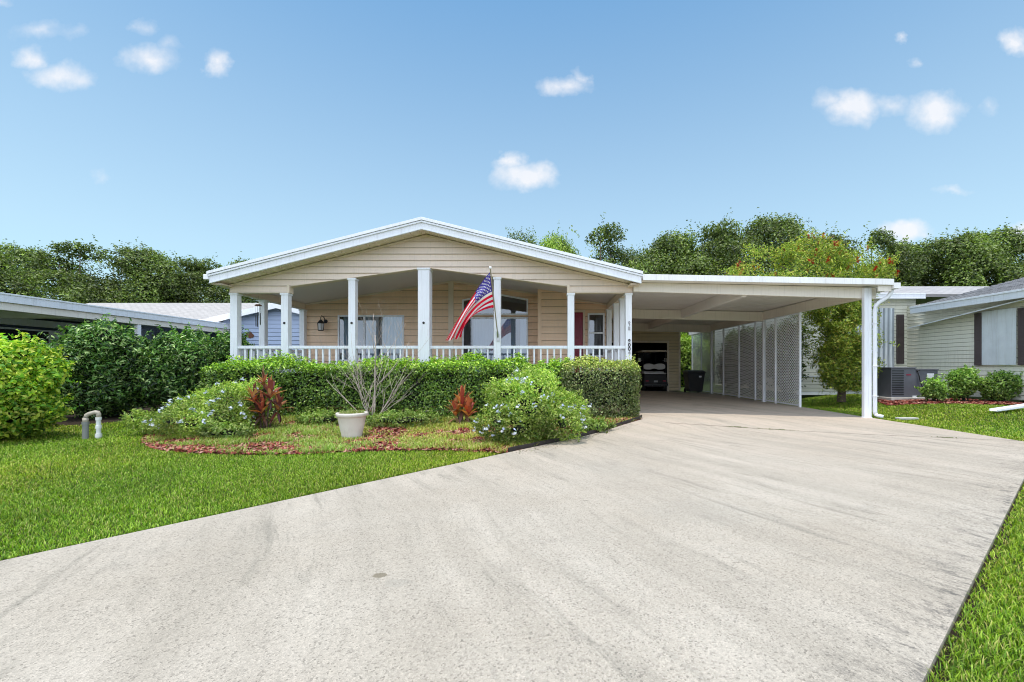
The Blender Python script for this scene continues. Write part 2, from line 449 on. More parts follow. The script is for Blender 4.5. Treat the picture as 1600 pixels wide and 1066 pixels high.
# haze towards the horizon, pale
tintc = mixc(nt, 1.0, sky.outputs[0], (.68, 1.22, 1.33), 'MULTIPLY')
hz = ramp(nt, mathn(nt, 'DIVIDE', mathn(nt, 'MAXIMUM', Z, 0), 1.0), [(0, .62), (.22, .52), (.5, .25), (.7, .06)])
base = mixc(nt, hz, tintc, (5.2, 6.05, 6.1))
# wobble for the cloud outlines
dn = N(nt, 'ShaderNodeTexNoise'); dn.inputs['Scale'].default_value = 12; dn.inputs['Detail'].default_value = 4; dn.inputs['Roughness'].default_value = .62
nt.links.new(uvw, dn.inputs['Vector'])
ds = N(nt, 'ShaderNodeVectorMath', operation='MULTIPLY_ADD'); nt.links.new(dn.outputs['Color'], ds.inputs[0])
ds.inputs[1].default_value = (.11, .065, 0); 
off = N(nt, 'ShaderNodeVectorMath', operation='ADD'); nt.links.new(uvw, off.inputs[0]); off.inputs[1].default_value = (-.055, -.0325, 0)
nt.links.new(off.outputs[0], ds.inputs[2]); wuv = ds.outputs[0]
clouds = [(45, 88, 30, 20, .85), (95, 118, 52, 24, .9), (60, 48, 40, 14, .45), (110, 48, 20, 10, .3), (222, 42, 18, 14, .45), (235, 92, 45, 22, .8), (262, 72, 22, 14, .35),
          (340, 100, 22, 22, .85), (880, 136, 34, 18, .85), (905, 124, 14, 16, .5), (818, 275, 52, 24, 1.25), (800, 252, 18, 18, .9),
          (1335, 165, 52, 28, 1.1), (1290, 155, 24, 16, .5), (1395, 168, 40, 16, .5), (1462, 175, 48, 32, 1.1), (1545, 162, 20, 14, .35), (1407, 58, 11, 9, .5), (1435, 95, 13, 8, .4),
          (1585, 65, 32, 20, 1.0), (1490, 302, 30, 8, .5), (1415, 362, 42, 22, 1.2), (1605, 366, 40, 22, 1.0), (152, 276, 12, 12, .22), (5, 5, 25, 10, .4)]
acc = None
for (px, py, rx, ry, s) in clouds:
    m1 = N(nt, 'ShaderNodeVectorMath', operation='SUBTRACT'); nt.links.new(wuv, m1.inputs[0]); m1.inputs[1].default_value = ((px - 845) / 680, (573 - py) / 680, 0)
    m2 = N(nt, 'ShaderNodeVectorMath', operation='MULTIPLY'); nt.links.new(m1.outputs[0], m2.inputs[0]); m2.inputs[1].default_value = (680 / rx / 1.15, 680 / ry / 1.15, 0)
    ln = N(nt, 'ShaderNodeVectorMath', operation='LENGTH'); nt.links.new(m2.outputs[0], ln.inputs[0])
    v_ = mathn(nt, 'MULTIPLY', mathn(nt, 'SUBTRACT', 1.0, ln.outputs['Value'], clamp=True), s)
    acc = v_ if acc is None else mathn(nt, 'MAXIMUM', acc, v_)
fb = noise(nt, uvw, 17, 5, .55)
dens = mathn(nt, 'MULTIPLY', acc, mathn(nt, 'MULTIPLY_ADD', fb, 1.8, .25))
cm = ramp(nt, dens, [(.0, 0.0), (.22, .16), (.65, .56), (1.0, .84)])
# unseen bright cloud bank added behind the viewer as fill for the house front
bk = noise(nt, nrm, 2.2, 7, .6)
bkm = mathn(nt, 'MULTIPLY', ramp(nt, bk, [(.26, 0.0), (.46, .95)]), ramp(nt, mathn(nt, 'MULTIPLY_ADD', Y, -1, 0), [(.02, 0.0), (.22, 1.0)]))
cm2 = mathn(nt, 'MAXIMUM', cm, bkm)
ccol = mixc(nt, fb, (5.9, 6.1, 6.5), (6.9, 6.7, 6.7))
fin = mixc(nt, cm, mixc(nt, bkm, base, mixc(nt, fb, (9.2, 10.6, 13.0), (11.4, 12.2, 13.6))), ccol)
nt.links.new(fin, bg.inputs[0])

scene.view_settings.view_transform = 'Standard'; scene.view_settings.look = 'None'
scene.view_settings.exposure = 0; scene.view_settings.gamma = 1
scene.cycles.max_bounces = 8; scene.cycles.diffuse_bounces = 6; scene.cycles.glossy_bounces = 3
scene.cycles.transparent_max_bounces = 12; scene.cycles.transmission_bounces = 4
scene.cycles.use_denoising = True; scene.cycles.pixel_filter_type = 'BLACKMAN_HARRIS'; scene.cycles.filter_width = 1.05
scene.cycles.caustics_reflective = False; scene.cycles.caustics_refractive = False

# ------------------------------------------------------------------ ground, driveway, bed
def sheet(name, poly, dz, mat, kind='structure', step=.5, curve=True):
    bm = bmesh.new()
    f = bm.faces.new([bm.verts.new((x, y, 0)) for x, y in poly])
    xs = [p[0] for p in poly]; ys = [p[1] for p in poly]
    if curve:
        for a0, a1, ax in ((max(min(xs), -14), min(max(xs), 16), 0), (max(min(ys), 5), min(max(ys), 16), 1)):
            t = math.ceil(a0 / step) * step
            while t < a1:
                co = (t, 0, 0) if ax == 0 else (0, t, 0); no = (1, 0, 0) if ax == 0 else (0, 1, 0)
                bmesh.ops.bisect_plane(bm, geom=bm.verts[:] + bm.edges[:] + bm.faces[:], plane_co=co, plane_no=no)
                t += step
    for v in bm.verts: v.co.z = gz(v.co.x, v.co.y) + dz
    bmesh.ops.recalc_face_normals(bm, faces=bm.faces[:])
    if sum(f.normal.z for f in bm.faces) < 0: bmesh.ops.reverse_faces(bm, faces=bm.faces[:])
    me = bpy.data.meshes.new(name); bm.to_mesh(me); bm.free(); me.materials.append(mat)
    o = bpy.data.objects.new(name, me); COL.objects.link(o)
    if kind: o['kind'] = kind
    return o

def grid_ground():
    a = np.concatenate([[-900, -300, -100, -50, -30], np.arange(-18, 18.1, .5), [30, 50, 100, 300, 900]])
    b = np.concatenate([[-900, -300, -100, -40, -15], np.arange(-6, 20.1, .5), [30, 50, 100, 300, 900]])
    xx, yy = np.meshgrid(a, b)
    zz = gzv(xx, yy) - .035
    vs = np.stack([xx.ravel(), yy.ravel(), zz.ravel()], 1)
    nx, ny = len(a), len(b); t = []
    for j in range(ny - 1):
        for i in range(nx - 1):
            p = j * nx + i; t += [(p, p + 1, p + nx + 1), (p, p + nx + 1, p + nx)]
    o = fast_mesh('ground', vs, t, None, M['ground']); o['kind'] = 'structure'
grid_ground()

EL = (2.12, 9.12)   # corner of the bed at the drive
drive_poly = [(-9.5, -4.6), (-3.34, 2.69), (-.5, 6.04), (EL[0], EL[1]), (2.2, 10.3), (2.2, 20.6), (7.72, 20.6), (7.75, 12), (7.75, 6.74), (5.27, 4.74), (1.45, 1.655), (-4.2, -2.9), (-6.9, -5.1)]
drive = sheet('driveway', drive_poly, 0.0, M['concrete'])
# a thin slab edge so the drive has thickness
mb = MB()
for i in range(len(drive_poly)):
    (x0, y0), (x1, y1) = drive_poly[i], drive_poly[(i + 1) % len(drive_poly)]
    n = max(1, int(math.hypot(x1 - x0, y1 - y0) / .4))
    for k in range(n):
        a = (x0 + (x1 - x0) * k / n, y0 + (y1 - y0) * k / n); b = (x0 + (x1 - x0) * (k + 1) / n, y0 + (y1 - y0) * (k + 1) / n)
        za, zb = gz(*a), gz(*b)
        mb.quad((*a, za - .08), (*b, zb - .08), (*b, zb), (*a, za))
tag(mesh_from('driveway_edge', mb, M['concrete']), kind='structure')
# bare soil line cut along the slab
def strip(name, pts, w0, w1, dz, mat, jitter=.0):
    """ribbon to the left side of the polyline pts from offset w0 to w1"""
    mb = MB(); P = []
    dense = []
    for (a, b) in zip(pts[:-1], pts[1:]):
        n = max(1, int(math.hypot(b[0] - a[0], b[1] - a[1]) / .12))
        dense += [(a[0] + (b[0] - a[0]) * k / n, a[1] + (b[1] - a[1]) * k / n) for k in range(n)]
    dense.append(pts[-1])
    for i, p in enumerate(dense):
        q0 = dense[max(i - 1, 0)]; q1 = dense[min(i + 1, len(dense) - 1)]
        d = Vector((q1[0] - q0[0], q1[1] - q0[1])).normalized(); nrm_ = Vector((-d.y, d.x))
        j = random.uniform(-jitter, jitter)
        a = (p[0] + nrm_.x * w0, p[1] + nrm_.y * w0); b = (p[0] + nrm_.x * (w1 + j), p[1] + nrm_.y * (w1 + j))
        P.append(((*a, gz(*a) + dz), (*b, gz(*b) + dz)))
    for i in range(len(P) - 1): mb.quad(P[i][0], P[i + 1][0], P[i + 1][1], P[i][1])
    return mesh_from(name, mb, mat)
tag(strip('soil_strip', [(-7, -1.64), (-3.34, 2.69), (-.5, 6.04), (EL[0], EL[1])], .003, .085, -.024, M['dirt'], .02), kind='structure')
tag(strip('soil_strip', [(7.75, 12.3), (7.75, 6.74), (5.27, 4.74), (1.45, 1.655), (-3, -1.93)], .003, .05, -.024, M['dirt'], .012), kind='structure')
# expansion joint across the drive with patchy weeds
tag(strip('driveway_joint', [(2.5, 8.72), (5.2, 7.86), (7.73, 7.02)], -.005, .006, .004, M['dirt'], .003), kind='structure')
tag(sheet('road', [(-40, -9), (-4, -4.2), (-2.5, -5.6), (6, -16), (-8, -24), (-50, -16)], -.03, M['road'], curve=False), kind='structure')

bed_front = [(-6.05, 6.69), (-5.55, 6.32), (-4.92, 6.13), (-3.93, 6.0), (-3.24, 6.04), (-2.26, 6.28), (-1.38, 6.33), (-.62, 6.1)]
bed_poly = bed_front + [(-.5, 6.09), (EL[0] - .03, EL[1] + .01), (2.15, 10.3), (-7.6, 10.3), (-7.7, 9.2), (-7.2, 8.0), (-6.6, 7.2)]
tag(sheet('mulch_bed', bed_poly, -.02, M['mulchbase']), kind='structure')
rb_poly = [(9.6, 12.05), (10.3, 11.6), (11.5, 11.2), (12.9, 10.9), (12.9, 13.2), (10.2, 13.4)]
tag(sheet('mulch_patch', rb_poly, -.028, M['mulchbase']), kind='structure')
lb_poly = [(-12, 8.6), (-9.2, 8.5), (-8.5, 8.8), (-8.3, 9.2), (-7.6, 10.0), (-7.5, 13), (-12, 13)]
tag(sheet('bare_soil_patch', lb_poly, -.028, M['dirt']), kind='structure')

def inpoly(x, y, poly):
    inside = np.zeros(x.shape, bool); n = len(poly)
    for i in range(n):
        x0, y0 = poly[i]; x1, y1 = poly[(i + 1) % n]
        c = ((y0 > y) != (y1 > y)) & (x < (x1 - x0) * (y - y0) / (y1 - y0 + 1e-12) + x0)
        inside ^= c
    return inside

# value noise on numpy arrays
_tab = rng.random((64, 64))
def vnoise(x, y, s):
    x = x * s; y = y * s; xi = np.floor(x).astype(int); yi = np.floor(y).astype(int); fx = x - xi; fy = y - yi
    fx = fx * fx * (3 - 2 * fx); fy = fy * fy * (3 - 2 * fy)
    g = lambda a, b: _tab[a % 64, b % 64]
    return (g(xi, yi) * (1 - fx) + g(xi + 1, yi) * fx) * (1 - fy) + (g(xi, yi + 1) * (1 - fx) + g(xi + 1, yi + 1) * fx) * fy

def blades(name, polys, excl, dens, hgt, wid, cols, dz=-.035, keep=None, seed=1, ref=3.5):
    r = np.random.default_rng(seed); PX = []; PY = []
    for poly in polys:
        xs = [p[0] for p in poly]; ys = [p[1] for p in poly]
        area = (max(xs) - min(xs)) * (max(ys) - min(ys)); n = int(area * dens)
        x = r.uniform(min(xs), max(xs), n); y = r.uniform(min(ys), max(ys), n)
        ok = inpoly(x, y, poly)
        for e in excl: ok &= ~inpoly(x, y, e)
        x = x[ok]; y = y[ok]
        d = np.hypot(x, y); pr = np.minimum(1, (ref / d) ** 1.35); ok = r.random(len(x)) < pr
        PX.append(x[ok]); PY.append(y[ok])
    x = np.concatenate(PX); y = np.concatenate(PY)
    if keep is not None:
        ok = r.random(len(x)) < keep(x, y); x = x[ok]; y = y[ok]
    n = len(x); d = np.hypot(x, y)
    sc = np.maximum(1, d / ref) ** .62
    h = hgt * r.uniform(.55, 1.25, n) * (1 + .12 * (sc - 1)) * (.8 + .4 * vnoise(x, y, 1.3))
    wd = wid * r.uniform(.7, 1.3, n) * sc
    th = r.uniform(0, 2 * PI, n); lean = r.uniform(.15, 1.15, n) * h
    dx, dy = np.cos(th), np.sin(th); sxx, syy = -dy, dx
    tw = r.uniform(-.6, .6, n); sxx = sxx * np.cos(tw) - 0 * tw; 
    z = gzv(x, y) + dz
    V = np.zeros((n, 5, 3), np.float32)
    V[:, 0] = np.stack([x - sxx * wd / 2, y - syy * wd / 2, z], 1)
    V[:, 1] = np.stack([x + sxx * wd / 2, y + syy * wd / 2, z], 1)
    mx = x + dx * lean * .35; my = y + dy * lean * .35; mz = z + h * .62
    V[:, 2] = np.stack([mx - sxx * wd * .45, my - syy * wd * .45, mz], 1)
    V[:, 3] = np.stack([mx + sxx * wd * .45, my + syy * wd * .45, mz], 1)
    V[:, 4] = np.stack([x + dx * lean, y + dy * lean, z + h * r.uniform(.75, 1, n)], 1)
    b = (np.arange(n) * 5)[:, None]
    T = np.concatenate([b + [0, 1, 3], b + [0, 3, 2], b + [2, 3, 4]], 0)
    pal = np.array(cols); k = r.integers(0, len(pal), n); c = pal[k] * r.uniform(.75, 1.3, n)[:, None]
    patch = (vnoise(x, y, .9) * .6 + vnoise(x + 9, y, 3.1) * .4)
    c = c * (.72 + .55 * patch)[:, None]; c[:, 0] *= (.85 + .4 * vnoise(x + 31, y + 7, .6))
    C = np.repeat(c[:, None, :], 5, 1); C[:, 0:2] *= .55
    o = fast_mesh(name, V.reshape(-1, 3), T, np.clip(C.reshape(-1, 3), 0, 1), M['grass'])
    return o

green = [(.22, .37, .022), (.17, .31, .018), (.27, .42, .03), (.34, .48, .045), (.10, .20, .015), (.48, .46, .14), (.42, .56, .10), (.13, .27, .02)]
def off_line(pts, w):
    out = []
    for i, p in enumerate(pts):
        q0 = pts[max(i - 1, 0)]; q1 = pts[min(i + 1, len(pts) - 1)]
        d = Vector((q1[0] - q0[0], q1[1] - q0[1])).normalized(); out.append((p[0] - d.y * w, p[1] + d.x * w))
    return out
le = off_line([(-5.6, 0.02), (-3.34, 2.69), (-.5, 6.04)], .07)
lawnL = le + [(-.62, 6.12)] + bed_front[::-1][1:] + [(-6.6, 7.2), (-7.2, 8.0), (-7.7, 9.2), (-7.9, 9.6), (-8.3, 9.2), (-8.6, 8.9), (-9.2, 8.6), (-12, 8.7), (-12, .02)]
re_ = off_line([(7.75, 14.0), (7.75, 6.74), (5.27, 4.74), (1.45, 1.655), (.3, .73)], .012)
lawnR = re_ + [(3, .5), (13, 7), (12.9, 10.9), (11.5, 11.2), (10.3, 11.6), (9.6, 12.05), (10.2, 13.4), (13, 15.3), (9, 15.4), (7.9, 22), (7.8, 22)]
tag(blades('lawn_grass', [lawnL], [], 11000, .036, .0046, green, seed=3), kind='stuff', label='thick green lawn grass left of the driveway', cat='grass')
tag(blades('lawn_grass', [lawnR], [], 11000, .036, .0048, green, seed=4, ref=3.0), kind='stuff', label='thick green lawn grass right of the driveway', cat='grass')
# ragged grass and weeds growing through the mulch
def bedkeep(x, y):
    n = vnoise(x, y, 1.7) * .6 + vnoise(x + 5, y + 3, 4.5) * .4
    front = np.clip((y - 6.0 - .95 * vnoise(x + 2, y * .2, 1.4)) / .2, 0, 1)
    edge = np.clip((6.75 - y) / .5, 0, 1); k = np.clip((n - .33 - .20 * edge) * 7, .08, 1)
    k[(x > .2)] *= .35
    k[(x < -6.3)] *= .4
    return k
tag(blades('weed_grass', [bed_poly], [], 9000, .075, .006, [(.34, .50, .09), (.25, .44, .05), (.50, .55, .20), (.18, .34, .05), (.44, .46, .17)], dz=-.025, keep=bedkeep, seed=5), kind='stuff', label='ragged grass growing through red mulch in the flower bed', cat='grass')
# mulch chips
def chips(name, polys, n, seed, label, keep=None):
    r = np.random.default_rng(seed); X_ = []; Y_ = []
    for p in polys:
        xs = [q[0] for q in p]; ys = [q[1] for q in p]; x = r.uniform(min(xs), max(xs), n); y = r.uniform(min(ys), max(ys), n)
        ok = inpoly(x, y, p); X_.append(x[ok]); Y_.append(y[ok])
    x = np.concatenate(X_); y = np.concatenate(Y_); n = len(x)
    th = r.uniform(0, 2 * PI, n); L = r.uniform(.02, .055, n); W = r.uniform(.008, .018, n); t1 = r.uniform(-.35, .35, n); 
    dx, dy = np.cos(th), np.sin(th); z = gzv(x, y) - .012 + r.uniform(0, .012, n)
    V = np.zeros((n, 4, 3)); 
    V[:, 0] = np.stack([x - dx * L + dy * W, y - dy * L - dx * W, z - L * t1 + .008], 1)
    V[:, 1] = np.stack([x + dx * L + dy * W, y + dy * L - dx * W, z + L * t1 + .008], 1)
    V[:, 2] = np.stack([x + dx * L - dy * W, y + dy * L + dx * W, z + L * t1 + .002], 1)
    V[:, 3] = np.stack([x - dx * L - dy * W, y - dy * L + dx * W, z - L * t1 - .002], 1)
    b = (np.arange(n) * 4)[:, None]; T = np.concatenate([b + [0, 1, 2], b + [0, 2, 3]])
    pal = np.array([(.30, .075, .055), (.22, .05, .04), (.40, .15, .11), (.12, .035, .03), (.48, .26, .20)])
    c = pal[r.integers(0, 5, n)] * r.uniform(.7, 1.25, n)[:, None]
    o = fast_mesh(name, V.reshape(-1, 3), T, np.repeat(c[:, None], 4, 1).reshape(-1, 3), M['mulchleaf'])
    return tag(o, label, 'mulch', kind='stuff')
M['mulchleaf'] = leaf_mat('mulch_chips', 0.0, .85, spec=.1)
chips('mulch_chips', [bed_poly], 60000, 21, 'red bark mulch chips in the flower bed by the porch hedge')
chips('mulch_chips', [rb_poly], 6000, 22, 'red bark mulch chips under the right neighbour shrubs')

# ------------------------------------------------------------------ foliage
def leaves(pos, nrm, size, aspect, pal, r, updir=.35, rand=.8, fold=.25, var=.25, jit=.3):
    """rhombic folded leaves: returns V,T,C"""
    n = len(pos); nr = nrm + r.normal(0, rand, (n, 3)) + np.array([0, 0, updir]); nr /= np.linalg.norm(nr, axis=1)[:, None] + 1e-9
    d = r.normal(0, 1, (n, 3)) + nrm * .6; d -= nr * (d * nr).sum(1)[:, None]; d /= np.linalg.norm(d, axis=1)[:, None] + 1e-9
    s = np.cross(nr, d); L = size * r.uniform(1 - jit, 1 + jit, n); Wd = L * aspect
    V = np.zeros((n, 4, 3), np.float32)
    V[:, 0] = pos - d * (L / 2)[:, None]
    V[:, 1] = pos + s * (Wd / 2)[:, None] + nr * (Wd * fold)[:, None]
    V[:, 2] = pos + d * (L / 2)[:, None] - nr * (L * .08)[:, None]
    V[:, 3] = pos - s * (Wd / 2)[:, None] + nr * (Wd * fold)[:, None]
    b = (np.arange(n) * 4)[:, None]; T = np.concatenate([b + [0, 1, 2], b + [0, 2, 3]])
    pal = np.array(pal); c = pal[r.integers(0, len(pal), n)] * r.uniform(1 - var, 1 + var, n)[:, None]
    C = np.repeat(c[:, None, :], 4, 1).reshape(-1, 3)
    return V.reshape(-1, 3), T, np.clip(C, 0, 1)

def lobes_points(lobes, n, r, shell=.35, inner_drop=.8):
    """points near the surface of a union of ellipsoids (cx,cy,cz,rx,ry,rz)"""
    L = np.array(lobes); a = (L[:, 3] * L[:, 4] + L[:, 4] * L[:, 5] + L[:, 3] * L[:, 5]); pk = a / a.sum()
    k = r.choice(len(L), n, p=pk); v = r.normal(0, 1, (n, 3)); v /= np.linalg.norm(v, axis=1)[:, None]
    rad = 1 - shell * r.random(n) ** 1.6 + r.normal(0, .05, n)
    p = L[k, :3] + v * L[k, 3:6] * rad[:, None]
    keep = np.ones(n, bool)
    for l in L:
        q = (p - l[:3]) / l[3:6]; keep &= ~((q ** 2).sum(1) < inner_drop ** 2 * .72)
    nn = v / L[k, 3:6]; nn /= np.linalg.norm(nn, axis=1)[:, None]
    return p[keep], nn[keep]

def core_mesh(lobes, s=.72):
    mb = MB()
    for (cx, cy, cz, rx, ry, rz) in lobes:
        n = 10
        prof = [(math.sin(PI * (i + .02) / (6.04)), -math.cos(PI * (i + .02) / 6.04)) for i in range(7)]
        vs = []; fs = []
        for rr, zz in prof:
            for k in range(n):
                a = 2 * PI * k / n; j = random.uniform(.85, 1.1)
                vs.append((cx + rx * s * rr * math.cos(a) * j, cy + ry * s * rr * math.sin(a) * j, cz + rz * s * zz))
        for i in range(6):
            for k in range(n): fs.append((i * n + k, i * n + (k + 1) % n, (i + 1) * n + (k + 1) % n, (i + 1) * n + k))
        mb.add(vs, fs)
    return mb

def zclamp(p, n, zmin=None):
    g = gzv(p[:, 0], p[:, 1]); ok = p[:, 2] > g + (.02 if zmin is None else zmin)
    return p[ok], n[ok]

def bush(name, base, lobes, n, size, aspect, pal, label, cat, group=None, seed=1, mat='leaf', stems=True, shell=.38, core=.62, rand=.8, updir=.35, spikes=700):
    r = np.random.default_rng(seed)
    t = thing(name, base, label, cat, group)
    p, nn = lobes_points(lobes, n, r, shell)
    p, nn = zclamp(p, nn)
    # leafy shoots standing out from the surface
    if spikes:
        ii = r.choice(len(p), spikes); q0 = p[ii]; d0 = nn[ii] * .8 + r.normal(0, .35, (spikes, 3)) + np.array([0, 0, .55]); d0 /= np.linalg.norm(d0, axis=1)[:, None]
        ln = size * r.uniform(1.0, 3.0, spikes); m = 11; f = np.linspace(-.1, 1, m)
        q = (q0[:, None, :] + d0[:, None, :] * (ln[:, None] * f[None, :])[:, :, None]).reshape(-1, 3) + r.normal(0, size * .13, (spikes * m, 3))
        p = np.concatenate([p, q]); nn = np.concatenate([nn, np.repeat(d0, m, 0)])
    V, T, C = leaves(p, nn, size, aspect, pal, r, rand=rand, updir=updir)
    # patches of fresh and of older growth; shading painted in, dark low and bright high
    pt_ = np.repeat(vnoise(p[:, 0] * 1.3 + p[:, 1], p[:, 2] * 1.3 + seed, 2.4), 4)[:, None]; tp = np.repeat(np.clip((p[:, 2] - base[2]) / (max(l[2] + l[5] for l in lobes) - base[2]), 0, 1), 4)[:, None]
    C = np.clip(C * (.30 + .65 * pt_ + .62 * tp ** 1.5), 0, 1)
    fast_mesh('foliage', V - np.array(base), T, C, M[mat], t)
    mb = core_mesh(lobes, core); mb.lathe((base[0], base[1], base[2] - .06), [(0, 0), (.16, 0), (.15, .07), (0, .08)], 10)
    lc_ = Vector(lobes[0][:3])
    for l in lobes: mb.tube([Vector(base), lc_.lerp(Vector(l[:3]), .5) * .6 + Vector(base) * .4, Vector(l[:3])], [.014, .012, .006], 5)
    for i in range(9):
        l = random.choice(lobes); a = Vector(base) + Vector((random.uniform(-.12, .12), random.uniform(-.1, .1), 0))
        b = Vector(l[:3]) + Vector((random.uniform(-.3, .3) * l[3], random.uniform(-.3, .3) * l[4], .3 * l[5]))
        mb.tube([a, a.lerp(b, .5) + Vector((0, 0, .05)), b], [.015, .012, .004], 5)
    mesh_from('core_and_branches', mb, M['twigcore'], t)  # dark filler hull added inside the leaves, together with the stems
    return t

# ---- clipped hedge in front of the porch
def hedge(name, x0, x1, y0, y1, top, label, pal, size, n, seed, step=.55):
    r = np.random.default_rng(seed)
    base = ((x0 + x1) / 2, (y0 + y1) / 2, gz((x0 + x1) / 2, y0))
    t = thing(name, base, label, 'hedge')
    w_, d_ = x1 - x0, y1 - y0
    areas = [w_ * top, w_ * d_, d_ * top, d_ * top, w_ * top * .35]; pk = np.array(areas) / sum(areas)
    k = r.choice(5, n, p=pk); u = r.random(n); v = r.random(n); dep = r.random(n) ** 1.8 * .22
    p = np.zeros((n, 3)); nn = np.zeros((n, 3))
    for i, (fn, nv) in enumerate([
        (lambda u, v, d: (x0 + u * w_, y0 + d, v * top), (0, -1, 0)), (lambda u, v, d: (x0 + u * w_, y0 + v * d_, top - d), (0, 0, 1)),
        (lambda u, v, d: (x0 + d, y0 + u * d_, v * top), (-1, 0, 0)), (lambda u, v, d: (x1 - d, y0 + u * d_, v * top), (1, 0, 0)),
        (lambda u, v, d: (x0 + u * w_, y1 - d, v * top), (0, 1, 0))]):
        s = k == i; q = fn(u[s], v[s], dep[s]); p[s] = np.stack(q, 1); nn[s] = nv
    # rounded uneven shoulders and lumps
    e = np.clip((p[:, 2] - (top - .22)) / .22, 0, 1)
    cy = (y0 + y1) / 2; p[:, 1] = cy + (p[:, 1] - cy) * (1 - .28 * e ** 2)
    lump = vnoise(p[:, 0] + seed, p[:, 2] + 3, 2.3) - .5; lump2 = vnoise(p[:, 0] + 20, p[:, 1] * 2, 1.1) - .5
    p += nn * (lump * .24)[:, None]; p[:, 2] += lump2 * .20 * (p[:, 2] / top)
    tuft = (vnoise(p[:, 0] * 1.0 + 50, p[:, 1], 7) > .62) & (k == 1); p[tuft, 2] += r.random(tuft.sum()) * .14
    gap = vnoise(p[:, 0] + 7, p[:, 2] * 1.1 + 40, 6.0); keep = r.random(n) < np.clip(.35 + gap * 1.1, 0, 1); p, nn, k = p[keep], nn[keep], k[keep]
    p += r.normal(0, .012, p.shape); p[:, 2] += gzv(p[:, 0], p[:, 1])
    V, T, C = leaves(p, nn, size, .55, pal, r, updir=.5)
    # sunlit top painted into the leaf colours
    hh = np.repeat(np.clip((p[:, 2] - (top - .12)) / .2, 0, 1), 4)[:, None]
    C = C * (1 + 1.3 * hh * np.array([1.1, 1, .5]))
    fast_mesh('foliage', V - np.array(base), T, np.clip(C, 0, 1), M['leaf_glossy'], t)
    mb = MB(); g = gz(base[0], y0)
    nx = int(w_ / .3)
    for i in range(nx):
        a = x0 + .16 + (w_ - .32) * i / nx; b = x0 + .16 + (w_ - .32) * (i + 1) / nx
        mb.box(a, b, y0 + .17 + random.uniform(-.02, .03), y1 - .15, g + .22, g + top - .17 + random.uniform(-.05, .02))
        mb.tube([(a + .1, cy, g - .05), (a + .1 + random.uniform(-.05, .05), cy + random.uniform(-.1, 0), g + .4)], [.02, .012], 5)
    mesh_from('core_and_branches', mb, M['twigcore'], t)  # dark filler boxes added inside the hedge, together with its stems
    return t
hp = [(.10, .21, .026), (.15, .28, .035), (.06, .13, .02), (.19, .31, .045), (.03, .07, .014), (.13, .24, .035), (.30, .42, .09)]
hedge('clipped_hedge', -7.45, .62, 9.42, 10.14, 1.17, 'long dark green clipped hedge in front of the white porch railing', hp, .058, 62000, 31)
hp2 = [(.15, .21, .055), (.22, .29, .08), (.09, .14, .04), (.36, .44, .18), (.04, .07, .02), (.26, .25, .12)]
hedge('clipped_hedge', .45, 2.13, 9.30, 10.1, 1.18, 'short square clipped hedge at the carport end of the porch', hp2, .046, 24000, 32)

# ---- tall hedge bushes on the left boundary
lp = [(.085, .21, .04), (.14, .31, .055), (.035, .10, .025), (.19, .36, .07), (.38, .52, .18), (.025, .06, .02)]
def lobed(cx, cy, cz, rx, ry, rz, n, r, lr=.42):
    L = [(cx, cy, cz, rx * .8, ry * .8, rz * .85)]
    for i in range(n):
        v = Vector((r.normal(), r.normal(), r.normal())).normalized()
        k = r.uniform(lr * .75, lr * 1.2)
        L.append((cx + v.x * rx * .68, cy + v.y * ry * .68, cz + v.z * rz * .7, rx * k, ry * k, rz * k))
    return L
for i, (x, y, rx, ry, h, nl, lab) in enumerate([
        (-9.75, 9.75, 1.0, .85, 2.12, 26000, 'largest dark green leafy bush behind the white bent pipe'),
        (-8.75, 10.45, .85, .8, 2.12, 21000, 'middle dark green bush of the tall boundary row'),
        (-8.25, 11.6, .75, .9, 1.98, 14000, 'dark green bush of the boundary row nearest the porch corner post')]):
    r = np.random.default_rng(50 + i); g = gz(x, y)
    rx *= .9; h *= .96; L = lobed(x, y, g + h * .54, rx, ry, h * .48, 16, r) + [(x, y, g + h * .3, rx * .85, ry * .85, h * .3)]
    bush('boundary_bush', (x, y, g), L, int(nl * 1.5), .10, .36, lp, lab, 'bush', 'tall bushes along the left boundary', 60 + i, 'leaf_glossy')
r = np.random.default_rng(70)
L = lobed(-9.05, 7.15, .90, .98, .75, .80, 14, r) + [(-9.05, 7.15, .5, .95, .7, .5)]
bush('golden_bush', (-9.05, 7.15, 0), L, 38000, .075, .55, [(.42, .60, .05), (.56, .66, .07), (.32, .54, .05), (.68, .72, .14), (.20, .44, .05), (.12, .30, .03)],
     'yellow green rounded bush at the left edge of the lawn', 'bush', None, 71, 'leaf')

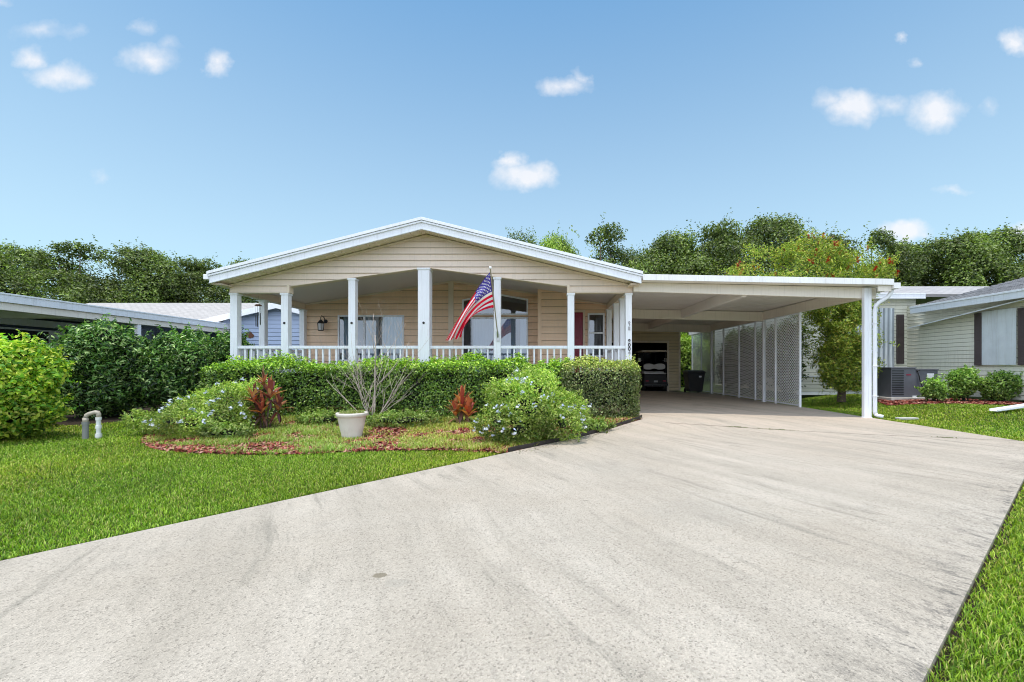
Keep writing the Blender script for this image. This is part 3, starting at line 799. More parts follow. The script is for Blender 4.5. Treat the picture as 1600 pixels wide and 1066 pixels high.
# ---- plumbago with pale blue flowers
def plumbago(base, L, n, label, seed, nfl):
    pal = [(.36, .52, .08), (.46, .60, .10), (.24, .42, .06), (.56, .68, .16), (.16, .32, .05), (.62, .68, .24)]
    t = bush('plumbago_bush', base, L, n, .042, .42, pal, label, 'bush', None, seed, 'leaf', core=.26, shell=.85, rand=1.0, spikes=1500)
    r = np.random.default_rng(seed + 5)
    # arching shoots
    mb = MB(); P = []; NN = []
    for i in range(46):
        l = L[r.integers(0, len(L))]; v = Vector((r.normal(), r.normal() - .5, abs(r.normal()) * .8 + .1)).normalized()
        a = Vector(l[:3]); s = Vector((v.x * l[3], v.y * l[4], v.z * l[5]))
        b = a + s * r.uniform(1.0, 1.35) + Vector((0, 0, .03)); c = b + Vector((s.x * .2, s.y * .2, -.04))
        if c.z < gz(c.x, c.y) + .05: continue
        mb.tube([a, a.lerp(b, .6) + Vector((0, 0, .04)), b, c], [.004, .0035, .003, .002], 4)
        for q in np.linspace(.45, 1, 12):
            pp = a.lerp(b, q) if q < .9 else b.lerp(c, (q - .9) / .1); P.append(tuple(pp + Vector(r.normal(0, .014, 3)))); NN.append(tuple(v))
    V, T, C = leaves(np.array(P), np.array(NN), .045, .42, pal, r)
    fast_mesh('shoot_leaves', V - np.array(base), T, C, M['leaf'], t)
    mesh_from('shoots', mb, M['shootgreen'], t)['kind'] = 'stuff'
    # flower heads
    me = None
    p, nn = lobes_points(L, nfl * 40, r, .02, .95); ok = (nn[:, 1] < .25) & (p[:, 2] > .15); p, nn = p[ok], nn[ok]
    idx = []
    for i in range(len(p)):
        if all(np.linalg.norm(p[i] - p[j]) > .09 for j in idx) and vnoise(p[i, 0:1] * 1.0, p[i, 2:3] * 1.3 + seed, 2.0)[0] > .42: idx.append(i)
        if len(idx) >= nfl: break
    for i in idx:
        if me is None:
            rr = np.random.default_rng(seed + 9); V = []; T = []; C = []
            for fl in range(11):
                d = rr.normal(0, 1, 3); d[2] = abs(d[2]); d /= np.linalg.norm(d); c = d * .03 + rr.normal(0, .008, 3)
                a = np.cross(d, [0.3, .2, 1]); a /= np.linalg.norm(a); b = np.cross(d, a)
                for k in range(5):
                    an = 2 * PI * k / 5 + fl; e = a * math.cos(an) + b * math.sin(an); s = np.cross(d, e); n0 = len(V)
                    V += [c, c + e * .009 + s * .006, c + e * .016, c + e * .009 - s * .006]; T += [(n0, n0 + 1, n0 + 2), (n0, n0 + 2, n0 + 3)]
                    C += [(.56, .62, .90)] * 4 if fl % 3 else [(.80, .82, .95)] * 4
            o = fast_mesh('blossom', np.array(V), np.array(T), np.array(C), M['petal'], t); me = o.data
        else:
            o = bpy.data.objects.new('blossom', me); COL.objects.link(o); o.parent = t
        o.location = Vector(p[i] + nn[i] * .03) - Vector(base); o.rotation_euler = (r.uniform(0, .8), r.uniform(-.4, .4), r.uniform(0, 6))
        o.scale = (r.uniform(.8, 1.35),) * 3
    return t
M['shootgreen'] = paint('green_shoots', (.16, .20, .06), .6, .2)
r = np.random.default_rng(80)
L = lobed(-.22, 7.25, .58, .66, .6, .44, 15, r, .5) + [(-.7, 6.95, .3, .36, .32, .28), (.35, 7.0, .28, .36, .38, .26), (-.1, 7.5, .90, .42, .4, .3), (-.35, 6.8, .22, .42, .3, .22), (.5, 7.5, .42, .32, .35, .32)]
plumbago((-.25, 7.25, 0), L, 52000, 'large light green flowering bush with pale blue blossoms beside the driveway', 81, 60)
r = np.random.default_rng(82)
L = [(-6.1, 8.3, .5, .85, .7, .46), (-6.3, 7.8, .42, .6, .6, .36), (-5.95, 8.1, .62, .5, .5, .42), (-6.8, 7.6, .22, .5, .4, .24), (-5.75, 7.6, .32, .5, .45, .32), (-6.1, 7.3, .25, .6, .4, .25), (-5.8, 8.5, .78, .4, .4, .3), (-5.75, 8.3, .5, .4, .4, .4)]
L += [(x + r.normal(0, .25), y + r.normal(0, .2), z + .08, .22, .22, .18) for (x, y, z, *_) in L]
L = [(x * .97 - .12, y + .15, z * .86, a * .86, b * .86, c * .86) for (x, y, z, a, b, c) in L]
plumbago((-5.9, 8.0, 0), L, 40000, 'low spreading bush with pale blue blossoms at the left end of the bed', 83, 55)

# ---- cordylines
def cordyline(base, heads, label, seed, pal, dead=True):
    t = thing('cordyline', base, label, 'plant', 'red leaved cordylines in the flower bed'); r = random.Random(seed)
    V = []; T = []; C = []; stem = MB(); B = Vector(base)
    for (hx, hy, hz, n, ln, tone) in heads:
        top = B + Vector((hx, hy, hz)); stem.tube([B + Vector((hx * .3, hy * .3, -.03)), B.lerp(top, .5) + Vector((hx * .1, 0, 0)), top + Vector((0, 0, .05))], [.018, .015, .012], 6)
        for i in range(n):
            q = i / n; el = math.radians(88 - 75 * q ** .8 + r.uniform(-8, 8)); az = i * 2.4 + r.uniform(-.3, .3)
            low = q > .72
            if low: el = math.radians(r.uniform(-50, 5))
            d = Vector((math.cos(az) * math.cos(el), math.sin(az) * math.cos(el), math.sin(el)))
            L_ = ln * r.uniform(.75, 1.1) * (.8 if low else 1); W_ = L_ * r.uniform(.085, .12)
            s = d.cross(Vector((0, 0, 1))).normalized(); up = s.cross(d)
            c0 = top - Vector((0, 0, q * .16)); k0 = len(V); segs = 6
            col = r.choice(pal[0] if not low else pal[1]); col = [c * r.uniform(.75, 1.25) for c in col]
            for j in range(segs + 1):
                f = j / segs; wv = W_ * math.sin(PI * min(1, .12 + f * .88)) ** .7 if j < segs else .001
                if j == 0: wv = W_ * .35
                c = c0 + d * L_ * f - Vector((0, 0, L_ * (.35 if not low else .2) * f * f * math.cos(el)))
                V += [c - s * wv + up * wv * .35, c, c + s * wv + up * wv * .35]; e = 1.15 - .25 * f
                C += [[x * e for x in col]] * 3
            for j in range(segs):
                a = k0 + j * 3
                T += [(a, a + 1, a + 4), (a, a + 4, a + 3), (a + 1, a + 2, a + 5), (a + 1, a + 5, a + 4)]
    fast_mesh('leaves', np.array([tuple(v - B) for v in V]), np.array(T), np.clip(np.array(C), 0, 1), M['leaf_glossy'], t)
    mesh_from('stems', stem, M['bark'], t); return t
redp = [[(.36, .11, .06), (.50, .18, .08), (.24, .07, .05), (.18, .05, .05), (.58, .28, .14)], [(.16, .05, .035), (.10, .05, .035), (.20, .10, .05), (.08, .035, .03)]]
g = gz(-5.68, 8.95)
cordyline((-5.2, 8.2, .05), [(-.02, 0, .88, 16, .30, 1), (.16, -.1, .66, 24, .34, 1), (-.14, -.08, .58, 22, .32, 1), (.02, -.12, .38, 24, .36, 1), (.22, .05, .42, 20, .32, 1)],
          'taller rust red spiky plant beside the low flowering bush', 5, redp)
op = [[(.50, .20, .07), (.62, .24, .10), (.42, .12, .06), (.34, .07, .06)], [(.26, .16, .07), (.18, .10, .05), (.30, .24, .10), (.12, .06, .04)]]
cordyline((-1.58, 8.75, .06), [(0, 0, .42, 24, .42, 1), (.14, -.06, .24, 24, .38, 1), (-.12, -.05, .26, 22, .38, 1)], 'short orange red spiky plant left of the large flowering bush', 8, op)

# ---- bare shrub
def bare(base, h, label, seed):
    r = random.Random(seed); mb = MB(); B = Vector(base)
    def grow(p, d, L_, rad, lvl):
        pts = [p]; q = p.copy(); dd = d.copy(); n = 5
        for i in range(n):
            dd = (dd + Vector((r.uniform(-.16, .16), r.uniform(-.16, .16), r.uniform(.0, .16)))).normalized(); q = q + dd * L_ / n; pts.append(q.copy())
        mb.tube(pts, [rad * (1 - .65 * i / n) for i in range(n + 1)], 5)
        if lvl <= 0: return
        for k in range(r.choice([2, 3, 4, 4])):
            i = r.randint(1, n); a = r.uniform(0, 2 * PI); nd = (dd * 1.0 + Vector((math.cos(a), math.sin(a) * .8, r.uniform(-.05, .3))) * r.uniform(.7, 1.2)).normalized()
            grow(pts[i], nd, L_ * r.uniform(.5, .78), rad * (1 - .65 * i / n) * .72, lvl - 1)
    for k in range(9):
        a = k * 2 * PI / 9 + r.uniform(-.3, .3); sp = r.uniform(.5, 1.25) if k else .03
        grow(B + Vector((math.cos(a) * .04, math.sin(a) * .04, -.05)), Vector((math.cos(a) * sp, math.sin(a) * sp * .5, 1)).normalized(), h * r.uniform(.34, .5) if k else h * .66, .0095 if k else .016, 3 if k % 3 == 0 else 2)
    o = mesh_from('bare_shrub', mb, M['palebark'], off=base, shade=True)
    return tag(o, label, 'shrub')
bare((-3.5, 9.0, .09), 2.75, 'leafless pale grey shrub standing before the hedge behind the pot', 14)

# ---- small plants at the foot of the bed
def low_plant(base, rx, ry, h, n, label, seed, pal):
    L = [(base[0] + rx * math.cos(a) * .45, base[1] + ry * math.sin(a) * .45, base[2] + h * .4, rx * .6, ry * .6, h * .55) for a in np.linspace(0, 5.2, 5)]
    return bush('ground_cover_plant', base, L, n, .05, .45, pal, label, 'plant', 'leafy plants at the foot of the hedge', seed, 'leaf', core=.3, shell=.8, spikes=120)
wp = [(.20, .32, .06), (.27, .36, .09), (.14, .25, .05), (.34, .40, .13)]
low_plant((-4.3, 8.7, .06), .55, .3, .22, 3500, 'low leafy weeds at the hedge foot left of the bare shrub', 91, wp)
low_plant((-2.75, 8.55, .06), .75, .4, .24, 5000, 'low leafy weeds behind and right of the pot', 92, wp)
low_plant((-5.3, 7.35, .0), .45, .25, .22, 3000, 'low green weeds below the taller spiky plant', 93, wp)
low_plant((.95, 8.05, .02), .35, .25, .16, 2200, 'low leafy sprigs on the mulch beside the driveway edging', 94, wp)

# ------------------------------------------------------------------ trees
def tree_mesh(seed, pal, crown_r=4.2, H=10.0, nleaf=26000, size=.2, low=.12, squash=1.0, nl=46):
    r = np.random.default_rng(seed); L = []
    for i in range(nl):
        z = r.uniform(low, .92); prof = math.sin(PI * min(1, max(.08, (z - low + .16) / (1.06 - low)))) ** .55
        a = r.uniform(0, 2 * PI); rr = crown_r * prof * r.uniform(.35, .95); s = r.uniform(.75, 1.45)
        L.append((rr * math.cos(a), rr * math.sin(a), z * H * .97, s * 1.15, s * 1.15, s * .8))
    for k in range(5):
        a = r.uniform(0, 6.28); rr = r.uniform(0, 1.6); L.append((rr * math.cos(a), rr * math.sin(a), H * r.uniform(.86, .95), .8, .8, .55))
    p, nn = lobes_points(L, nleaf, r, .6, .62)
    p += r.normal(0, .1, p.shape)
    m = 190; ii = r.choice(len(p), m); d0 = nn[ii] + r.normal(0, .3, (m, 3)) + np.array([0, 0, .5]); d0 /= np.linalg.norm(d0, axis=1)[:, None]; f = np.linspace(0, 1, 14)
    q = (p[ii][:, None, :] + d0[:, None, :] * (r.uniform(.3, 1.0, m)[:, None] * f[None, :])[:, :, None]).reshape(-1, 3) + r.normal(0, .09, (m * 14, 3))
    hole = vnoise(p[:, 0] * 1.0 + p[:, 1] * .6 + 12, p[:, 2] + seed, .9) > .285; p, nn = p[hole], nn[hole]
    p = np.concatenate([p, q]); nn = np.concatenate([nn, np.repeat(d0, 14, 0)])
    V, T, C = leaves(p, nn, size, .6, pal, r, updir=.45, rand=.7, var=.3)
    c = np.repeat(vnoise(p[:, 0] + p[:, 1] * .7, p[:, 2] + 9, .55), 4)[:, None]; C = C * (.45 + 1.0 * c)
    mb = MB(); mb.tube([(0, 0, -.2), (.1, 0, H * .18), (-.1, .1, H * .4), (0, 0, H * .7)], [.32, .25, .18, .07], 8)
    for i in range(16):
        l = L[r.integers(0, nl)]; z0 = H * r.uniform(.15, .5)
        b = Vector(l[:3]); a = Vector((0, 0, min(z0, b.z * .8))); mb.tube([a, a.lerp(b, .5) + Vector((0, 0, -.3)), b], [.12, .07, .02], 5)
    return V, T, np.clip(C, 0, 1), mb, L
oak = [(.14, .22, .04), (.19, .27, .05), (.10, .16, .03), (.26, .36, .07), (.05, .08, .025), (.19, .24, .09), (.28, .33, .13)]
brt = [(.24, .38, .05), (.32, .46, .07), (.17, .29, .04), (.40, .50, .10)]
protos = {}
def tree(kind, x, y, H, W, label, rot, group='trees beyond the houses'):
    """W: crown radius scale. copies share the mesh of their kind"""
    if kind not in protos:
        V, T, C, mb, L = tree_mesh(100 + len(protos) * 7, brt if kind.startswith('bright') else oak, size=.165 if kind != 'airy' else .15, nleaf={'airy': 22000}.get(kind, 66000), nl={'airy': 30}.get(kind, 52))
        root = thing('broadleaf_tree', (0, 0, 0), '', 'tree'); fast_mesh('crown', V, T, C, M['treeleaf'], root); mesh_from('trunk', mb, M['bark'], root)
        protos[kind] = root; o = root
    else: o = copy_tree(protos[kind])
    tag(o, label, 'tree', group); o.location = (x, y, 0); o.rotation_euler = (0, 0, rot); s = H / 10.2; o.scale = (s * W, s * W, s); return o
def T_(px, ytop, Y_, kind, W, label, rot):
    return tree(kind, (px - 845) / 680 * Y_, Y_, 1.2 + (573 - ytop) / 680 * Y_, W, label, rot)
k2 = ['oak_a', 'oak_b', 'oak_c', 'oak_d']
T_(-25, 392, 31, 'oak_b', 1.0, 'dark oak at the far left edge of the picture', 0.4)
T_(48, 383, 34, 'oak_a', .95, 'dark oak standing second from the left edge above the neighbour carport', 1.4)
T_(125, 368, 30, 'oak_c', 1.05, 'tallest rounded dark oak above the left neighbour carport', 2.2)
T_(222, 379, 31, 'oak_b', 1.0, 'broad dark oak above the pale left roof', 3.1)
T_(300, 400, 33, 'oak_d', 1.0, 'dark oak between the pale left roof and the porch eave', 4.0)
T_(388, 402, 35, 'oak_a', .9, 'dark oak just peeking over the left porch eave', 5.1)
T_(822, 362, 44, 'airy', .8, 'small distant treetop over the right roof slope', 2.0)
T_(868, 358, 30, 'bright', .55, 'pale green small treetop just above the right roof slope', .6)
T_(938, 341, 29, 'oak_c', .85, 'round crowned oak above the joint of house and carport roof', .2)
T_(1002, 385, 33, 'airy', .8, 'lower airy tree in the dip above the carport roof', 1.1)
T_(1050, 362, 32, 'airy2', 1.0, 'loose crowned oak above the middle of the carport roof', 1.9)
T_(1118, 347, 33, 'oak_d', .9, 'dark oak left of the tallest treetop', 2.6)
T_(1200, 331, 31, 'oak_a', .95, 'tallest ragged treetop above the carport', 3.6)
T_(1290, 358, 34, 'oak_b', .9, 'dark oak behind the red flowering tree', 4.4)
T_(1362, 353, 33, 'oak_c', .85, 'dark oak right of the red flowering tree', 5.2)
T_(1420, 372, 36, 'oak_d', .95, 'lower dark oak under the small white cloud', .9)
T_(1492, 358, 31, 'oak_b', 1.0, 'broad oak above the ridge of the right neighbour roof', 1.8)
T_(1560, 353, 32, 'oak_a', 1.0, 'tall oak near the right edge above the shingle roof', 5.8)
T_(1640, 360, 31, 'oak_c', 1.0, 'dark oak at the far right edge of the picture', 3.3)
# understorey below the crowns
def wood(name, x0, x1, y, h, n, seed, label):
    r = np.random.default_rng(seed); L = []
    x = x0
    while x < x1:
        s = r.uniform(1.2, 2.2); L.append((x, y + r.normal(0, .8), h * r.uniform(.3, .5), s, s, h * r.uniform(.4, .6))); x += s * .8
    p, nn = lobes_points(L, n, r, .3, .85); ok = p[:, 2] > 0; p, nn = p[ok], nn[ok]
    V, T, C = leaves(p, nn, .24, .6, oak, r, updir=.3); o = fast_mesh(name, V, T, C, M['treeleaf'])
    tag(o, label, 'undergrowth', kind='stuff')
wood('undergrowth', -44, -10, 37, 5.5, 40000, 201, 'dark undergrowth below the oaks on the left')
wood('undergrowth', 2, 44, 38, 5.5, 46000, 202, 'dark undergrowth below the oaks on the right')

# red flowering tree between the carport and the right neighbour
def flowering_tree():
    base = (9.35, 13.55, gz(9.35, 13.5)); r = np.random.default_rng(300)
    t = thing('flowering_tree', base, 'light green spreading tree with red bottlebrush flowers behind the carport', 'tree')
    L = [(8.1, 13.7, 3.95, 1.6, 1.0, .95), (6.9, 13.9, 3.75, 1.35, .8, .85), (9.4, 13.5, 4.0, 1.35, 1.0, .95), (8.8, 13.6, 4.45, 1.0, .8, .65), (10.2, 13.4, 3.5, .8, .8, .8),
         (9.2, 13.5, 2.8, .95, .8, 1.2), (9.7, 13.4, 2.2, .8, .7, .9), (9.0, 13.3, 1.85, .65, .6, .8), (9.4, 13.6, 1.5, .6, .5, .6), (8.8, 13.8, 2.4, .5, .8, 1.2), (6.2, 14, 3.5, .9, .7, .6), (7.5, 13.6, 4.35, 1.1, .8, .65), (8.4, 13.6, 4.6, 1.0, .8, .6), (9.8, 13.5, 4.2, .9, .8, .6)]
    L += [(9.1, 13.0, 1.6, .7, .5, .75), (9.6, 12.9, 2.5, .7, .5, .7), (8.9, 13.1, 2.6, .55, .5, .6), (9.3, 12.9, .95, .6, .45, .5), (8.8, 13.0, 1.2, .45, .45, .6), (9.2, 12.75, .72, .6, .45, .42), (9.5, 12.7, 1.3, .5, .4, .6), (8.9, 12.8, 1.5, .6, .4, .7), (5.6, 14.1, 3.3, .8, .6, .5), (7.0, 13.8, 4.2, 1.0, .7, .55), (9.0, 12.8, 1.9, .5, .4, .6)]
    L += [(a + r.normal(0, .5), b + r.normal(0, .3), c + r.normal(0, .35), .4, .4, .35) for (a, b, c, *_) in L for _k in range(2)]
    p, nn = lobes_points(L, 105000, r, .55, .7)
    low_l = [(9.1, 13.0, 2.7, .75, .6, .7), (9.3, 12.95, 1.9, .75, .6, .8), (8.9, 13.0, 1.4, .55, .5, .7), (9.2, 12.8, .95, .7, .5, .6), (9.4, 13.1, 3.2, .7, .6, .6), (8.8, 13.3, 3.0, .5, .6, .6)]
    p2, n2 = lobes_points(low_l, 36000, r, .8, .5); p = np.concatenate([p, p2]); nn = np.concatenate([nn, n2])
    ok = ~((p[:, 0] < 8.3) & (p[:, 2] < 3.38)) & (p[:, 2] > .5) & (p[:, 1] < 15.2); p, nn = p[ok], nn[ok]
    ok = ~((p[:, 2] < 3.75) & (p[:, 0] > 9.6 + .45 * vnoise(p[:, 2], p[:, 1], 3) - .12 * (3.75 - p[:, 2]))); p, nn = p[ok], nn[ok]
    up_ = p[:, 2] > 3.5; p[up_, 2] += ((vnoise(p[up_, 0] + 4, p[up_, 1] * .3, 1.7) - .42) * .85 * np.clip((p[up_, 2] - 3.5) / .6, 0, 1))
    hl = vnoise(p[:, 0] + 3, p[:, 2] * 1.2, 2.2) > .27; p, nn = p[hl], nn[hl]
    m = 420; ii = r.choice(len(p), m); d0 = nn[ii] + r.normal(0, .4, (m, 3)) + np.array([0, 0, .4 * 1]); d0 /= np.linalg.norm(d0, axis=1)[:, None]; ff = np.linspace(0, 1, 14)
    q = (p[ii][:, None, :] + d0[:, None, :] * (r.uniform(.15, .5, m)[:, None] * ff[None, :])[:, :, None]).reshape(-1, 3) + r.normal(0, .03, (m * 14, 3)); qn = np.repeat(d0, 14, 0); ok = ~((q[:, 0] < 8.3) & (q[:, 2] < 3.38)); p = np.concatenate([p, q[ok]]); nn = np.concatenate([nn, qn[ok]])
    pal = [(.27, .38, .05), (.38, .48, .06), (.18, .29, .04), (.50, .56, .10), (.09, .16, .025), (.46, .40, .08), (.32, .44, .05)]
    V, T, C = leaves(p, nn, .085, .36, pal, r, updir=.1, rand=.9)
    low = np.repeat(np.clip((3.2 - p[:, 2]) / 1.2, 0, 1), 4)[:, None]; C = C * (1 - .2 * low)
    fast_mesh('crown', V - np.array(base), T, C, M['leaf'], t)
    mb = MB(); B = Vector(base)
    mb.tube([B, B + Vector((.05, 0, .8)), B + Vector((-.1, 0, 1.8)), B + Vector((-.3, 0, 3.4))], [.12, .10, .08, .04], 8)
    for l in L[:12]:
        b = Vector(l[:3]); a = B + Vector((0, 0, min(1.4, (b.z - B.z) * .6)))
        if b.x < 8.3: a = B + Vector((-.35, 0, 3.2))
        mb.tube([a, a.lerp(b, .5) + Vector((0, 0, .1)), b], [.05, .035, .012], 5)
    mesh_from('trunk', mb, M['bark'], t)
    me = None; ok = (nn[:, 1] < .1) & (p[:, 2] > 3.3); q, qn = p[ok], nn[ok]; idx = r.choice(len(q), 75, replace=False)
    for i in idx:
        if me is None:
            V = []; T = []; C = []; rr = np.random.default_rng(5)
            for k in range(150):
                a = rr.uniform(0, 6.28); z = rr.uniform(-.06, .06); e = np.array([math.cos(a), math.sin(a), rr.normal(0, .15)]); s = np.array([-math.sin(a), math.cos(a), 0]) * .003
                c = np.array([0, 0, z]); n0 = len(V); V += [c - s, c + s, c + e * .035]; T += [(n0, n0 + 1, n0 + 2)]; C += [(.55, .03, .03)] * 3
            o = fast_mesh('flower', np.array(V), np.array(T), np.array(C), M['petal'], t); me = o.data
        else: o = bpy.data.objects.new('flower', me); COL.objects.link(o); o.parent = t
        o.location = Vector(q[i] + qn[i] * .06) - B; o.rotation_euler = (r.uniform(-.6, .6), r.uniform(-.6, .6), 0); s = r.uniform(1.0, 1.9); o.scale = (s, s, s)
flowering_tree()
for i_, (y_, h_) in enumerate(((15.3, 3.0), (17.4, 3.2), (19.4, 3.1))):
    r = np.random.default_rng(330 + i_); L = lobed(8.5, y_, h_ * .52, .5, 1.0, h_ * .42, 12, r, .5)
    bush('side_bush', (8.55, y_, gz(8.55, y_)), L, 9000, .10, .4, [(.05, .10, .025), (.08, .15, .03), (.04, .07, .02), (.14, .22, .05)], ['dark bush behind the lattice, nearest the road', 'dark bush behind the middle of the lattice', 'dark bush behind the far end of the lattice'][i_], 'bush', 'dark bushes behind the carport lattice', 340 + i_, 'leaf', spikes=150)
# shrub seen through the gap behind the bin, sprig by the porch side
bush('back_shrub', (8.6, 26.5, 0), [(8.6, 26.5, 1.3, 1.4, 1, 1.3), (8.0, 26.3, 2.2, 1.1, .8, 1.0), (9.3, 26.5, 2.0, 1, .8, 1)], 9000, .14, .5, brt, 'bright green shrub seen through the gap beyond the bin', 'bush', None, 310, 'leaf')

# ------------------------------------------------------------------ the house
ZF = 10.4; CX = -2.72
FL = .75
house = thing('mobile_home', (CX, 12, .1), 'beige single storey home with low gable roof and white front porch', 'house')
def hp_(name, mb, mat, bevel=0, parent=None, shade=False): return mesh_from(name, mb, mat, parent or house, bevel, shade)
XL, XR = -7.58, 2.30; ET, RT = 3.36, 4.60           # eave and ridge heights at the top of the roof
def rooft(x): return RT - (RT - ET) * abs(x - CX) / ((CX - XL) if x < CX else (XR - CX))
# roof slab with shingles
mb = MB()
for x0, x1 in ((XL, CX), (CX, XR)):
    mb.slant(x0, x1, 9.99, 23.2, rooft(x0) - .06, rooft(x0), rooft(x1) - .06, rooft(x1))
roof = hp_('roof', mb, M['shingle'])
mb = MB()
for x0, x1, s in ((XL - .03, CX, 1), (CX, XR + .03, -1)):
    a, b = rooft(max(XL, min(XR, x0))), rooft(max(XL, min(XR, x1)))
    mb.slant(x0, x1, 9.90, 9.985, a - .055, a + .012, b - .055, b + .012)
    mb.slant(x0, x1, 9.915, 9.975, a - .105, a - .065, b - .105, b - .065)
hp_('drip_edge', mb, M['white'], .004, roof)
mb = MB()
for x0, x1 in ((XL, CX), (CX, XR)):
    a, b = rooft(x0), rooft(x1)
    mb.slant(x0, x1, 9.945, 9.985, a - .255, a - .10, b - .255, b - .10)
    mb.slant(x0, x1, 9.93, 9.985, a - .262, a - .235, b - .262, b - .235)
hp_('rake_board', mb, M['white'], .004, roof)
# gutters along the eaves
mb = MB()
mb.box(XL - .12, XL - .004, 9.92, 23.1, ET - .17, ET - .05)
hp_('gutter', mb, M['white'], .01)
# soffit under the front overhang with vent ribs
mb = MB()
for x0, x1 in ((XL + .02, CX), (CX, XR - .02)):
    a, b = rooft(x0) - .235, rooft(x1) - .235
    mb.slant(x0, x1, 9.986, 10.40, a, a + .02, b, b + .02)
    n = 24
    for k in range(n):
        xa = x0 + (x1 - x0) * (k + .5) / n; z = rooft(xa) - .235
        mb.slant(xa - .006, xa + .006, 9.99, 10.39, z - .014, z, z - .014, z, 0)
hp_('soffit', mb, M['soffit'])
for xs in (XL, XR):
    mb = MB(); s = 1 if xs < 0 else -1
    mb.box(xs, xs + s * .24, 10.0, 23, ET - .27, ET - .25); mb.box(xs - s * .001, xs + s * .03, 9.99, 23, ET - .25, ET - .06)
    hp_('eave_soffit', mb, M['trim'])
# gable wall: siding above the arched opening
Wl, Wr = -7.42, 2.18
HE = 2.97; XS0, XS1 = -6.02, .66; ZS = 3.12; ZA = 3.57
def under(x):    # header bottom edge
    if x < XS0 or x > XS1: return HE
    return ZA - (ZA - ZS) * (abs(x - CX) / ((CX - XS0) if x < CX else (XS1 - CX)))
def topx(z):     # gable extents at height z, below the soffit
    t = (RT - .25 - z) / (RT - ET); t = max(0, min(1, t))
    return max(Wl, CX - t * (CX - XL)), min(Wr, CX + t * (XR - CX))
row = .152
mb = MB(); z = HE
while z < RT - .27:
    zt = min(z + row, RT - .262)
    xs = [Wl, XS0 - .0001, XS0, CX, XS1, XS1 + .0001, Wr]
    # break the row where the header edge or the rake crosses it
    cuts = sorted(set(list(np.linspace(Wl, Wr, 130)) + xs))
    for a, b in zip(cuts[:-1], cuts[1:]):
        if b - a < .002: continue
        m_ = (a + b) / 2
        lo_a, lo_b = max(z, under(a + 1e-5)), max(z, under(b - 1e-5))
        ra, rb = rooft(a) - .25, rooft(b) - .25
        hi_a, hi_b = min(zt, ra), min(zt, rb)
        if hi_a <= lo_a and hi_b <= lo_b: continue
        hi_a = max(hi_a, lo_a); hi_b = max(hi_b, lo_b)
        yf = lambda zz: ZF - .006 - .024 * (1 - (zz - z) / row)
        ga, gb = min(max(z + .013, lo_a), hi_a), min(max(z + .013, lo_b), hi_b)
        mb.quad((a, yf(lo_a), lo_a), (b, yf(lo_b), lo_b), (b, yf(gb), gb), (a, yf(ga), ga), 1)
        mb.quad((a, yf(ga), ga), (b, yf(gb), gb), (b, yf(hi_b), hi_b), (a, yf(hi_a), hi_a))
        if lo_a <= z + 1e-6 and lo_b <= z + 1e-6: mb.quad((a, ZF + .01, z), (b, ZF + .01, z), (b, ZF - .03, z), (a, ZF - .03, z))
    z = zt
hp_('gable_siding', mb, M['siding_gable'])
# header box behind the siding and its underside trim
mb = MB()
for x0, x1 in ((Wl, XS0), (XS1, Wr)): mb.box(x0, x1, ZF + .002, ZF + .14, HE, HE + .16); mb.box(x0, x1, ZF - .034, ZF + .15, HE - .012, HE - .002)
mb.box(XS0 - .03, XS0 + .03, ZF - .036, ZF + .142, HE - .01, ZS + .05); mb.box(XS1 - .03, XS1 + .03, ZF - .036, ZF + .142, HE - .01, ZS + .05)
for x0, x1, a, b in ((XS0 + .03, CX, ZS, ZA), (CX, XS1 - .03, ZA, ZS)):
    mb.slant(x0, x1, ZF + .002, ZF + .14, a, a + .3, b, b + .3); mb.slant(x0, x1, ZF - .034, ZF + .15, a - .012, a - .002, b - .012, b - .002)
hp_('header', mb, M['trim'])
mb = MB()      # thin trim under the rakes
for x0, x1 in ((Wl, CX), (CX, Wr)):
    a, b = rooft(x0) - .252, rooft(x1) - .252
    mb.slant(x0, x1, ZF - .045, ZF - .005, a - .045, a, b - .045, b)
hp_('rake_trim', mb, M['trim'])
# porch ceiling: vaulted
ZB = 13.5; CA, CE = 3.86, 3.14
mb = MB()
mb.slant(Wl + .1, CX, ZF + .14, ZB + .05, CE, CE + .03, CA, CA + .03); mb.slant(CX, Wr - .08, ZF + .14, ZB + .05, CA, CA + .03, CE, CE + .03)
hp_('porch_ceiling', mb, M['porchceil'])
# porch side beams
for x0, x1 in ((Wl, Wl + .14), (Wr - .14, Wr)):
    mb = MB(); mb.box(x0, x1, ZF + .142, ZB, HE, CE + .0); mb.box(x0 - .01, x1 + .01, ZF + .142, ZB, HE - .012, HE - .001)
    hp_('side_beam', mb, M['trim'])
# porch floor and skirting
mb = MB(); mb.box(Wl, Wr, ZF - .08, ZB, FL - .12, FL); hp_('porch_floor', mb, M['floor'])
mb = MB(); mb.siding((Wl, ZF - .02, 0), (1, 0, 0), (0, -1, 0), .06, FL - .12, .15, lambda z: (0, Wr - Wl)); mb.siding((Wl + .03, ZB, 0), (0, -1, 0), (-1, 0, 0), .06, FL - .12, .15, lambda z: (0, ZB - ZF)); hp_('skirting', mb, M['siding'])
